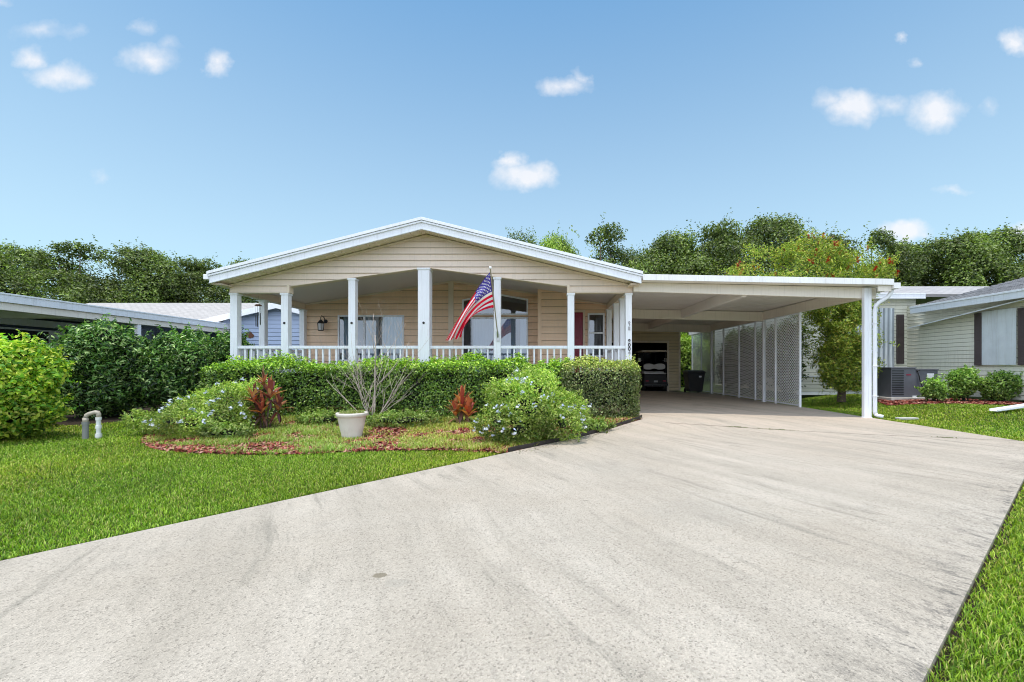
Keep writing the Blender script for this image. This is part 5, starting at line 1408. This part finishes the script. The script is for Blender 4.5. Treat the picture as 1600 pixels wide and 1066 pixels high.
# ------------------------------------------------------------------ pot, pipes, edging
pb = (-3.22, 7.42, 0.0)
pt = thing('flower_pot', pb, 'round off white plastic flower pot with grass growing in it', 'flower pot')
mb = MB(); mb.lathe(pb, [(0, -.02), (.15, -.02), (.155, .0), (.20, .20), (.225, .34), (.232, .35), (.25, .36), (.255, .40), (.25, .42), (.235, .42), (.228, .37), (.22, .36)], 48); mesh_from('pot_body', mb, M['pot'], pt, shade=True)
mb = MB(); mb.lathe(pb, [(.222, .365), (.12, .385), (0, .39)], 32); mesh_from('soil', mb, M['soil'], pt)
rr = np.random.default_rng(77); n = 650; a = rr.uniform(0, 6.28, n); q = np.sqrt(rr.random(n)) * .2; P = np.stack([pb[0] + q * np.cos(a), pb[1] + q * np.sin(a), np.full(n, .39) + rr.random(n) * .05], 1)
V, T, C = leaves(P, np.tile([0, 0, 1.], (n, 1)), .06, .2, [(.30, .36, .10), (.22, .32, .07), (.42, .40, .20)], rr, updir=-.2, rand=.9); fast_mesh('weeds', V - np.array(pb), T, C, M['leaf'], pt)

pg_ = (-7.62, 7.35, 0)
pp = thing('bent_pipe', pg_, 'bent white and grey plastic pipe standing in the left lawn', 'pipe')
x1_, x2_ = -7.69, -7.52
mb = MB(); mb.tube([(x1_, 7.35, -.05), (x1_, 7.35, .24)], .042, 14); mb.tube([(x1_, 7.35, .22), (x1_, 7.35, .27)], .048, 14); mesh_from('grey_riser', mb, M['pvcgrey'], pp, shade=False)
mb = MB(); mb.tube([(x1_, 7.35, .26), (x1_, 7.35, .34), (x1_ + .015, 7.35, .375), (x1_ + .05, 7.36, .40), (x2_ - .04, 7.39, .425), (x2_ - .008, 7.40, .42), (x2_, 7.40, .39), (x2_, 7.40, .34)], .034, 12)
mb.tube([(x1_, 7.35, .26), (x1_, 7.35, .33)], .041, 12); mesh_from('elbow', mb, M['pvcworn'] if 'pvcworn' in M else paint('pvc_worn', (.42, .38, .31), .6, .15, 12), pp, shade=True)
mb = MB(); mb.tube([(x2_, 7.40, .36), (x2_, 7.40, -.02)], .033, 12); mb.tube([(x2_, 7.40, .34), (x2_, 7.40, .29)], .041, 12); mb.tube([(x2_, 7.40, .20), (x2_, 7.40, .15)], .042, 12); mb.tube([(x2_, 7.40, .06), (x2_, 7.40, .0)], .046, 12); mesh_from('white_riser', mb, M['pvcwhite'], pp)

mb = MB(); pts = [(-.45, 6.14), (.4, 7.13), (1.2, 8.07), (1.75, 8.72), (2.08, 9.15), (2.2, 9.45)]
for (ax, ay), (bx2, by2) in zip(pts[:-1], pts[1:]):
    n = 4
    for k in range(n):
        p_ = (ax + (bx2 - ax) * k / n, ay + (by2 - ay) * k / n); q_ = (ax + (bx2 - ax) * (k + 1) / n, ay + (by2 - ay) * (k + 1) / n)
        d = Vector((q_[0] - p_[0], q_[1] - p_[1])).normalized() * .02; nx_, ny_ = -d.y, d.x; za, zb = gz(*p_), gz(*q_)
        mb.hexa([(p_[0], p_[1], za - .04), (q_[0], q_[1], zb - .04), (q_[0] + nx_, q_[1] + ny_, zb - .04), (p_[0] + nx_, p_[1] + ny_, za - .04),
                 (p_[0], p_[1], za + .055), (q_[0], q_[1], zb + .055), (q_[0] + nx_, q_[1] + ny_, zb + .055), (p_[0] + nx_, p_[1] + ny_, za + .055)])
tag(mesh_from('bed_edging', mb, M['edging'], off=(1, 8, 0)), 'low black edging strip between the flower bed and driveway', 'edging')

# fallen leaves on the drive near the flowering bush
rr = np.random.default_rng(55); n = 420; t_ = rr.random(n); P = np.stack([-.45 + 2.2 * t_ + np.abs(rr.normal(0, .13, n)), 6.14 + 2.6 * t_ - np.abs(rr.normal(0, .13, n)), np.full(n, .008)], 1); P[:, 2] += gzv(P[:, 0], P[:, 1])
V, T, C = leaves(P, np.tile([0, 0, 3.], (n, 1)), .022, .55, [(.10, .07, .04), (.16, .12, .06), (.05, .04, .03), (.2, .24, .08)], rr, rand=.25); o = fast_mesh('fallen_leaves', V, T, C, M['leaf']); tag(o, 'scattered dry fallen leaves on the driveway beside the large flowering bush', 'leaves', kind='stuff')
n = 160; t_ = np.concatenate([rr.normal(.24, .015, 60), rr.normal(.36, .03, 60), rr.normal(.83, .012, 40)]); P = np.stack([2.5 + 5.23 * t_, 8.72 - 1.70 * t_ + rr.normal(0, .008, n), np.full(n, .012)], 1); P[:, 2] += gzv(P[:, 0], P[:, 1])
V, T, C = leaves(P, np.tile([0, 0, 1.], (n, 1)), .03, .4, [(.12, .2, .05), (.18, .2, .08)], rr, rand=.8); o = fast_mesh('joint_weeds', V, T, C, M['leaf']); tag(o, 'tiny weeds growing in the driveway joint', 'weeds', kind='stuff')

# ------------------------------------------------------------------ right neighbour
rn = thing('neighbour_home', (13, 15, .24), 'cream sided home with grey shingle roof and storm panels at the right', 'house')
def R(name, mb, mat, bevel=0, parent=None, shade=False): return mesh_from(name, mb, mat, parent or rn, bevel, shade)
GN = .24; YW1 = 15.5; XW2 = 13.05
mb = MB(); mb.siding((9.2, YW1, 0), (1, 0, 0), (0, -1, 0), GN + .62, 3.66, .125, lambda z: (0, XW2 - 9.2 + .3), .014, False)
mb.siding((9.2, 23, 0), (0, -1, 0), (-1, 0, 0), GN, 3.66, .125, lambda z: (0, 23 - YW1), .014, False)
mb.siding((XW2, YW1 + .1, 0), (0, -1, 0), (-1, 0, 0), GN + .45, 3.34, .125, lambda z: (0, 7.3), .014, False)
R('wall', mb, M['creamsiding'])
mb = MB(); mb.siding((9.2, YW1 + .03, 0), (1, 0, 0), (0, -1, 0), GN + .06, GN + .60, .125, lambda z: (0, XW2 - 9.2 + .3), .012, False); mb.siding((XW2 + .03, YW1 + .1, 0), (0, -1, 0), (-1, 0, 0), GN + .04, GN + .44, .125, lambda z: (0, 7.3), .012, False)
R('skirting', mb, M['creamskirt'])
mb = MB(); mb.box(9.15, XW2, YW1 + .005, YW1 + .05, GN - .05, GN + .06, 0); mb.box(9.15, XW2 + .3, YW1 - .02, YW1 - .001 + .02, GN + .60, GN + .63); R('base_trim', mb, M['white'])
# roof over the back wing: ridge along x
mb = MB()
E1 = 15.12
mb.hexa([(9.0, E1, 3.62), (13.3, E1, 3.62), (13.3, 19.3, 4.66), (9.0, 19.3, 4.66), (9.0, E1, 3.72), (13.3, E1, 3.72), (13.3, 19.3, 4.76), (9.0, 19.3, 4.76)])
mb.hexa([(13.3, E1, 3.62), (20, E1, 3.62), (20, 19.3, 4.66), (13.3, 19.3, 4.66), (13.3, E1, 3.72), (20, E1, 3.72), (20, 19.3, 4.76), (13.3, 19.3, 4.76)])
mb.hexa([(9.0, 19.3, 4.66), (20, 19.3, 4.66), (20, 23.4, 3.6), (9.0, 23.4, 3.6), (9.0, 19.3, 4.76), (20, 19.3, 4.76), (20, 23.4, 3.7), (9.0, 23.4, 3.7)])
rr1 = R('roof', mb, M['shingle'])
mb = MB(); mb.box(9.0, 13.35, E1 - .03, E1 - .003, 3.56, 3.73); mb.box(8.97, 13.35, E1 - .04, E1 - .003, 3.70, 3.745); R('fascia', mb, M['white'], .004, rr1)
mb = MB(); mb.box(9.05, 13.3, E1, YW1, 3.60, 3.615); R('soffit', mb, M['white'], 0, rr1)
mb = MB(); mb.add([(9.15, YW1, 3.6), (9.15, 23, 3.6), (9.15, 19.3, 4.64)], [(0, 1, 2)]); R('gable_panel', mb, M['creamsiding'])
# roof over the near wing: eave along y at the left, slope up to the right
EX = 12.55; YE0, YE1 = 7.9, 14.75
def z2(x): return 3.22 + .26 * (x - EX)
mb = MB(); mb.hexa([(EX, YE0, z2(EX) - .08), (19, YE0, z2(19) - .08), (19, YE1, z2(19) - .08), (EX, YE1, z2(EX) - .08), (EX, YE0, z2(EX)), (19, YE0, z2(19)), (19, YE1, z2(19)), (EX, YE1, z2(EX))])
# raised ragged tile courses
for k in range(26):
    x = EX + .05 + k * .24; mb.hexa([(x, YE0 + .02, z2(x) + .001), (x + .2, YE0 + .02, z2(x + .2) + .001), (x + .2, YE1 - .02, z2(x + .2) + .001), (x, YE1 - .02, z2(x) + .001), (x, YE0 + .02, z2(x) + .022), (x + .2, YE0 + .02, z2(x + .2) + .004), (x + .2, YE1 - .02, z2(x + .2) + .004), (x, YE1 - .02, z2(x) + .022)])
rr2 = R('roof', mb, M['shingle'])
mb = MB(); mb.box(EX - .035, EX - .003, YE0, YE1, 2.99, 3.20); mb.box(EX - .06, EX - .003, YE0, YE1, 3.17, 3.225); mb.box(EX, 19, YE1 + .003, YE1 + .03, 3.0, 3.24); R('fascia', mb, M['white'], .004, rr2)
mb = MB(); mb.box(EX, XW2, YE0, YE1, 3.08, 3.095); R('soffit', mb, M['cream_beam'], 0, rr2)
mb = MB(); mb.box(XW2 + .02, 19, YE1 - .05, YE1, 3.2, 3.3); R('wall_top', mb, M['creamsiding'])
# long slanted rain guard along the near wall
mb = MB(); mb.hexa([(XW2 - .42, 15.0, 2.51), (XW2 - .012, 15.0, 2.60), (XW2 - .012, 8.2, 3.42), (XW2 - .42, 8.2, 3.33), (XW2 - .42, 15.0, 2.535), (XW2 - .012, 15.0, 2.63), (XW2 - .012, 8.2, 3.45), (XW2 - .42, 8.2, 3.36)]); R('rain_guard', mb, M['white'])
# storm panels, shutters
def panel_x(y0, y1, z0, z1, x, pitch=.06, amp=.012, mat='stormpanel', name='storm_panel'):
    mb = MB(); n = int(abs(y1 - y0) / (pitch / 4)); P = []
    for k in range(n + 1):
        y = y0 + (y1 - y0) * k / n; ph = (k % 4); P.append((x - (amp if ph in (1, 2) else 0), y))
    for k in range(n): mb.quad((P[k][0], P[k][1], z0), (P[k + 1][0], P[k + 1][1], z0), (P[k + 1][0], P[k + 1][1], z1), (P[k][0], P[k][1], z1))
    return R(name, mb, M[mat])
def yat(px, x): return x * 680 / (px - 845)
xs_ = XW2 - .05
ya, yb, yc, yd = yat(1523, xs_), yat(1535, xs_), yat(1590, xs_), yat(1604, xs_)
za, zb = 1.2 + (573 - 571) / 680 * ya, 1.2 + (573 - 490) / 680 * ya
def shutter_x(y0, y1, z0, z1):
    mb = MB(); a, b = min(y0, y1), max(y0, y1)
    mb.box(xs_ - .01, xs_ + .03, a, b, z0, z1)
    for c, d in ((z0 + .06, (z0 + z1) / 2 - .03), ((z0 + z1) / 2 + .03, z1 - .06)):
        mb.box(xs_ - .018, xs_ - .008, a, a + .05, c, d); mb.box(xs_ - .018, xs_ - .008, b - .05, b, c, d)
        k = c
        while k < d - .03:
            mb.hexa([(xs_ - .012, a + .05, k), (xs_ - .012, b - .05, k), (xs_ - .008, b - .05, k + .03), (xs_ - .008, a + .05, k + .03), (xs_ - .02, a + .05, k), (xs_ - .02, b - .05, k), (xs_ - .012, b - .05, k + .034), (xs_ - .012, a + .05, k + .034)]); k += .045
    mb.box(xs_ - .02, xs_ - .008, a, b, z0, z0 + .06); mb.box(xs_ - .02, xs_ - .008, a, b, z1 - .06, z1); mb.box(xs_ - .02, xs_ - .008, a, b, (z0 + z1) / 2 - .03, (z0 + z1) / 2 + .03)
    return R('shutter', mb, M['brown'])
shutter_x(ya, yb + .01, za, zb); shutter_x(yc - .02, yd - .1, za, zb)
panel_x(yb, (yb + yc) / 2 + .06, za + .01, zb + .02, xs_ - .02, .26, .008); panel_x((yb + yc) / 2 + .05, yc, za + .01, zb + .02, xs_ - .035, .26, .008)
# corrugated storm panels over the back wall window and shutter beside them
def panel_y(x0, x1, z0, z1, y, pitch, amp):
    mb = MB(); n = int((x1 - x0) / (pitch / 6)); P = []
    for k in range(n + 1):
        x = x0 + (x1 - x0) * k / n; P.append((x, y - amp * [0, .5, 1, 1, .5, 0][k % 6]))
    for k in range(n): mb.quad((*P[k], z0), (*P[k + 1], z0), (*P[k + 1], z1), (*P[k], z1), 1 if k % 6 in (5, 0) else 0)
    o = R('storm_panel', mb, [M['stormpanel'], M['stormshade']]); s = o.modifiers.new('s', 'SOLIDIFY'); s.thickness = .003
    o['label'] = 'deeply corrugated pale panel'; return o
xa_, xb_ = (1315 - 845) / 680 * 15.3, (1398 - 845) / 680 * 15.3
panel_y(xa_, xb_, 1.12, 3.26, 15.36, .165, .085)
mb = MB(); xs0, xs1 = (1399 - 845) / 680 * YW1 + .02, (1411 - 845) / 680 * YW1; mb.box(xs0, xs1, YW1 - .05, YW1 - .016, 1.30, 3.05)
for c, d in ((1.36, 2.13), (2.21, 2.99)):
    k = c
    while k < d - .03: mb.box(xs0 + .04, xs1 - .04, YW1 - .06, YW1 - .048, k, k + .03); k += .05
R('shutter', mb, M['brown'])
# vent block
# AC unit, turned a little
ac = thing('air_conditioner', (11.05, 13.35, gz(11.05, 13.35)), 'dark grey outdoor air conditioner beside the cream wall', 'air conditioner')
ac.rotation_euler = (0, 0, math.radians(0))
def A(name, mb, mat, bevel=0, parent=None):
    g_ = ac.location.z; mb.v = [(11.05 + a, 13.35 + b, g_ + c) for a, b, c in mb.v]; return mesh_from(name, mb, mat, parent or ac, bevel)
mb = MB(); mb.box(-.70, .02, -.5, .45, .05, .90); mb.box(.02, .70, -.47, .45, .05, .86); A('cabinet', mb, M['acgrey'], .01)
mb = MB(); mb.box(-.72, .03, -.52, .47, .90, .94); mb.box(.03, .72, -.49, .47, .86, .89); A('top_cover', mb, M['acgrey'], .008)
mb = MB()
for k in range(11): mb.box(-.68, -.34, -.512, -.50, .12 + k * .07, .15 + k * .07)
A('louvres', mb, M['blackplastic'])
mb = MB(); mb.box(-.26, -.12, -.506, -.498, .70, .735); A('badge', mb, M['red'])
mb = MB(); mb.box(.38, .58, -.478, -.468, .62, .76); mb.box(-.08, .04, -.53, -.50, .0, .10); A('sticker', mb, M['white'])
mb = MB(); mb.tube([(.10, -.49, .78), (.09, -.53, .7), (.12, -.54, .5), (.2, -.52, .36), (.34, -.51, .34), (.46, -.52, .40), (.6, -.49, .41)], .014, 6); mb.tube([(.07, -.49, .8), (.06, -.52, .84), (.12, -.52, .86)], .02, 6); A('power_cable', mb, M['black'])
mb = MB(); mb.box(-.8, .8, -.62, .55, -.06, .05); A('pad', mb, M['concrete_block'], .01)
# shrubs
np_ = [(.24, .44, .06), (.36, .56, .09), (.15, .30, .05), (.09, .19, .03), (.48, .64, .18)]
for i, (px, ptop, Y_, rx, lab) in enumerate(((1460, 588, 12.1, .36, 'leftmost of the right neighbour shrubs beside the air conditioner'), (1506, 574, 12.2, .50, 'second shrub from the air conditioner'), (1563, 572, 12.1, .58, 'widest bright shrub before the pale storm panels'), (1606, 582, 11.9, .42, 'shrub cut by the right edge of the picture'))):
    x = (px - 845) / 680 * Y_; g = gz(x, Y_); h = 1.2 + (573 - ptop) / 680 * Y_ - g; r = np.random.default_rng(400 + i)
    rx *= .8; L = lobed(x, Y_, g + h * .48, rx, rx * .8, h * .42, 9, r, .45)
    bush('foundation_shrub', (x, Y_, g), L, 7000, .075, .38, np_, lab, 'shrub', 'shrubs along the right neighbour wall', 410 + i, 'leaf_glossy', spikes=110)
# splash trough lying in the grass
mb = MB(); a = Vector((10.0, 9.62, gz(10.0, 9.62) + .03)); b = Vector((11.35, 9.75, gz(11.35, 9.75) + .13))
d = (b - a).normalized(); s = d.cross(Vector((0, 0, 1))).normalized() * .085; up = Vector((0, 0, .05))
mb.hexa([a - s, b - s, b + s, a + s, a - s + up * .3, b - s + up * .4, b + s + up * .4, a + s + up * .3]); mb.hexa([a - s, b - s, b - s * .8, a - s * .8, a - s + up, b - s + up * 1.3, b - s * .8 + up * 1.3, a - s * .8 + up]); mb.hexa([a + s * .8, b + s * .8, b + s, a + s, a + s * .8 + up, b + s * .8 + up * 1.3, b + s + up * 1.3, a + s + up])
tag(mesh_from('loose_downspout', mb, M['white'], off=a, bevel=.004), 'white downspout piece lying on the grass at the right edge', 'downspout')
mb = MB(); mb.box(8.2, 8.65, 9.95, 10.08, gz(8.4, 10) - .02, gz(8.4, 10) + .025); tag(mesh_from('splash_slab', mb, M['concrete_block'], off=(8.4, 10, gz(8.4, 10)), bevel=.01), 'small pale slab in the grass beside the carport downspout', 'slab')

# ------------------------------------------------------------------ left neighbour
ln = thing('neighbour_home', (-13, 18, 0), 'blue sided home with pale shingle roof and carport at the left', 'house')
def Lh(name, mb, mat, bevel=0, parent=None): return mesh_from(name, mb, mat, parent or ln, bevel)
# gable wing facing us
WX0, WX1, WY = -12.9, -8.1, 17.55; AX = -10.45
def wz(x): return 3.05 + .235 * ((x - WX0) if x < AX else (WX1 + .1 - x))
apex = wz(AX)
mb = MB(); mb.siding((WX0, WY, 0), (1, 0, 0), (0, -1, 0), .1, apex - .02, .165, lambda z: (0, WX1 - WX0) if z <= 3.03 else ((z - 3.03) / .235, (WX1 - WX0) - (z - 3.03) / .235), .02, False)
mb.siding((WX1, WY, 0), (0, 1, 0), (1, 0, 0), .1, 3.03, .165, lambda z: (0, 7), .02, False)
mb.siding((WX0, WY + .3, 0), (0, -1, 0), (-1, 0, 0), .1, 3.03, .165, lambda z: (0, .3), .02, False)
wallb = Lh('wall', mb, M['bluesiding'])
mb = MB(); mb.slant(WX0 - .25, AX, WY - .35, WY + 6, wz(WX0) - .02, wz(WX0) + .05, apex + .03, apex + .10); mb.slant(AX, WX1 + .35, WY - .35, WY + 6, apex + .03, apex + .10, 2.97, 3.04); Lh('roof', mb, M['shingle_light'])
mb = MB(); mb.slant(WX0 - .27, AX, WY - .39, WY - .353, wz(WX0) - .17, wz(WX0) + .06, apex - .12, apex + .11); mb.slant(AX, WX1 + .37, WY - .39, WY - .353, apex - .12, apex + .11, 2.82, 3.05); Lh('rake_board', mb, M['white'], .004)
# main roof with its ridge across
mb = MB(); mb.hexa([(-22, 17.9, 3.05), (-8.4, 17.9, 3.05), (-8.4, 21.2, 4.22), (-22, 21.2, 4.22), (-22, 17.9, 3.13), (-8.4, 17.9, 3.13), (-8.4, 21.2, 4.30), (-22, 21.2, 4.30)])
mb.hexa([(-22, 21.2, 4.22), (-8.4, 21.2, 4.22), (-8.4, 24.6, 3.05), (-22, 24.6, 3.05), (-22, 21.2, 4.30), (-8.4, 21.2, 4.30), (-8.4, 24.6, 3.13), (-22, 24.6, 3.13)])
Lh('roof', mb, M['shingle_light'])
mb = MB(); mb.box(-22, WX0 - .3, 17.86, 17.897, 2.93, 3.14); Lh('fascia', mb, M['white'])
mb = MB(); mb.box(-22, -8.4, 18.3, 24.2, .1, 3.0); Lh('wall', mb, M['blueshade'])
# butterfly ornament on the blue wall
mb = MB(); cx_, cz_ = (391 - 845) / 680 * WY, 1.2 + (573 - 524) / 680 * WY
mb.add([(cx_, WY - .04, cz_ - .12), (cx_ + .14, WY - .04, cz_ - .08), (cx_ + .17, WY - .04, cz_), (cx_ + .02, WY - .04, cz_ + .14), (cx_ - .12, WY - .04, cz_ + .1), (cx_ - .15, WY - .04, cz_ - .05)], [(0, 1, 2, 3, 4, 5)]); s_ = Lh('wall_ornament', mb, M['wood']); md = s_.modifiers.new('s', 'SOLIDIFY'); md.thickness = .02
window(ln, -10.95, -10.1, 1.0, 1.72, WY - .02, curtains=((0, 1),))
# carport of the neighbour
lc = thing('neighbour_carport', (-12.5, 13, 0), 'white edged flat carport of the blue home on the left', 'carport')
def LC(name, mb, mat, bevel=0, parent=None): return mesh_from(name, mb, mat, parent or lc, bevel)
mb = MB(); mb.box(-17.2, -12.5, 7.0, 17.8, 2.80, 2.88); LC('roof', mb, M['whitemetal'])
mb = MB(); mb.box(-12.497, -12.46, 7.0, 17.5, 2.70, 2.90); mb.box(-12.50, -12.44, 7.0, 17.5, 2.875, 2.912); LC('fascia', mb, M['white'], .004)
mb = MB(); mb.box(-12.68, -12.52, 7.05, 17.5, 2.52, 2.70); LC('side_beam', mb, M['cream_beam'], .004)
mb = MB(); mb.box(-16.5, -16.38, 7.05, 17.5, 2.50, 2.72); LC('side_beam', mb, M['whitemetal'], .004)
mb = MB(); mb.box(-16.3, -12.7, 11.9, 12.02, 2.52, 2.79); LC('cross_beam', mb, M['pan'], .004)
for y in (9.0, 13.6): mb = MB(); mb.box(-12.66, -12.54, y - .06, y + .06, 0, 2.52); LC('carport_post', mb, M['white'], .004)
mb = MB(); mb.siding((-16.6, 17.9, 0), (0, -1, 0), (1, 0, 0), .1, 2.85, .165, lambda z: (0, 10.9), .02, False); side = Lh('carport_side_wall', mb, M['blueshade'])
mb = MB(); mb.box(-16.58, -16.52, 12.75, 15.1, 1.72, 2.42); w_ = Lh('window', mb, M['white'], .004)
mb = MB(); mb.box(-16.525, -16.51, 13.2, 14.6, 1.78, 2.36); mesh_from('pane', mb, M['darkroom'], w_)
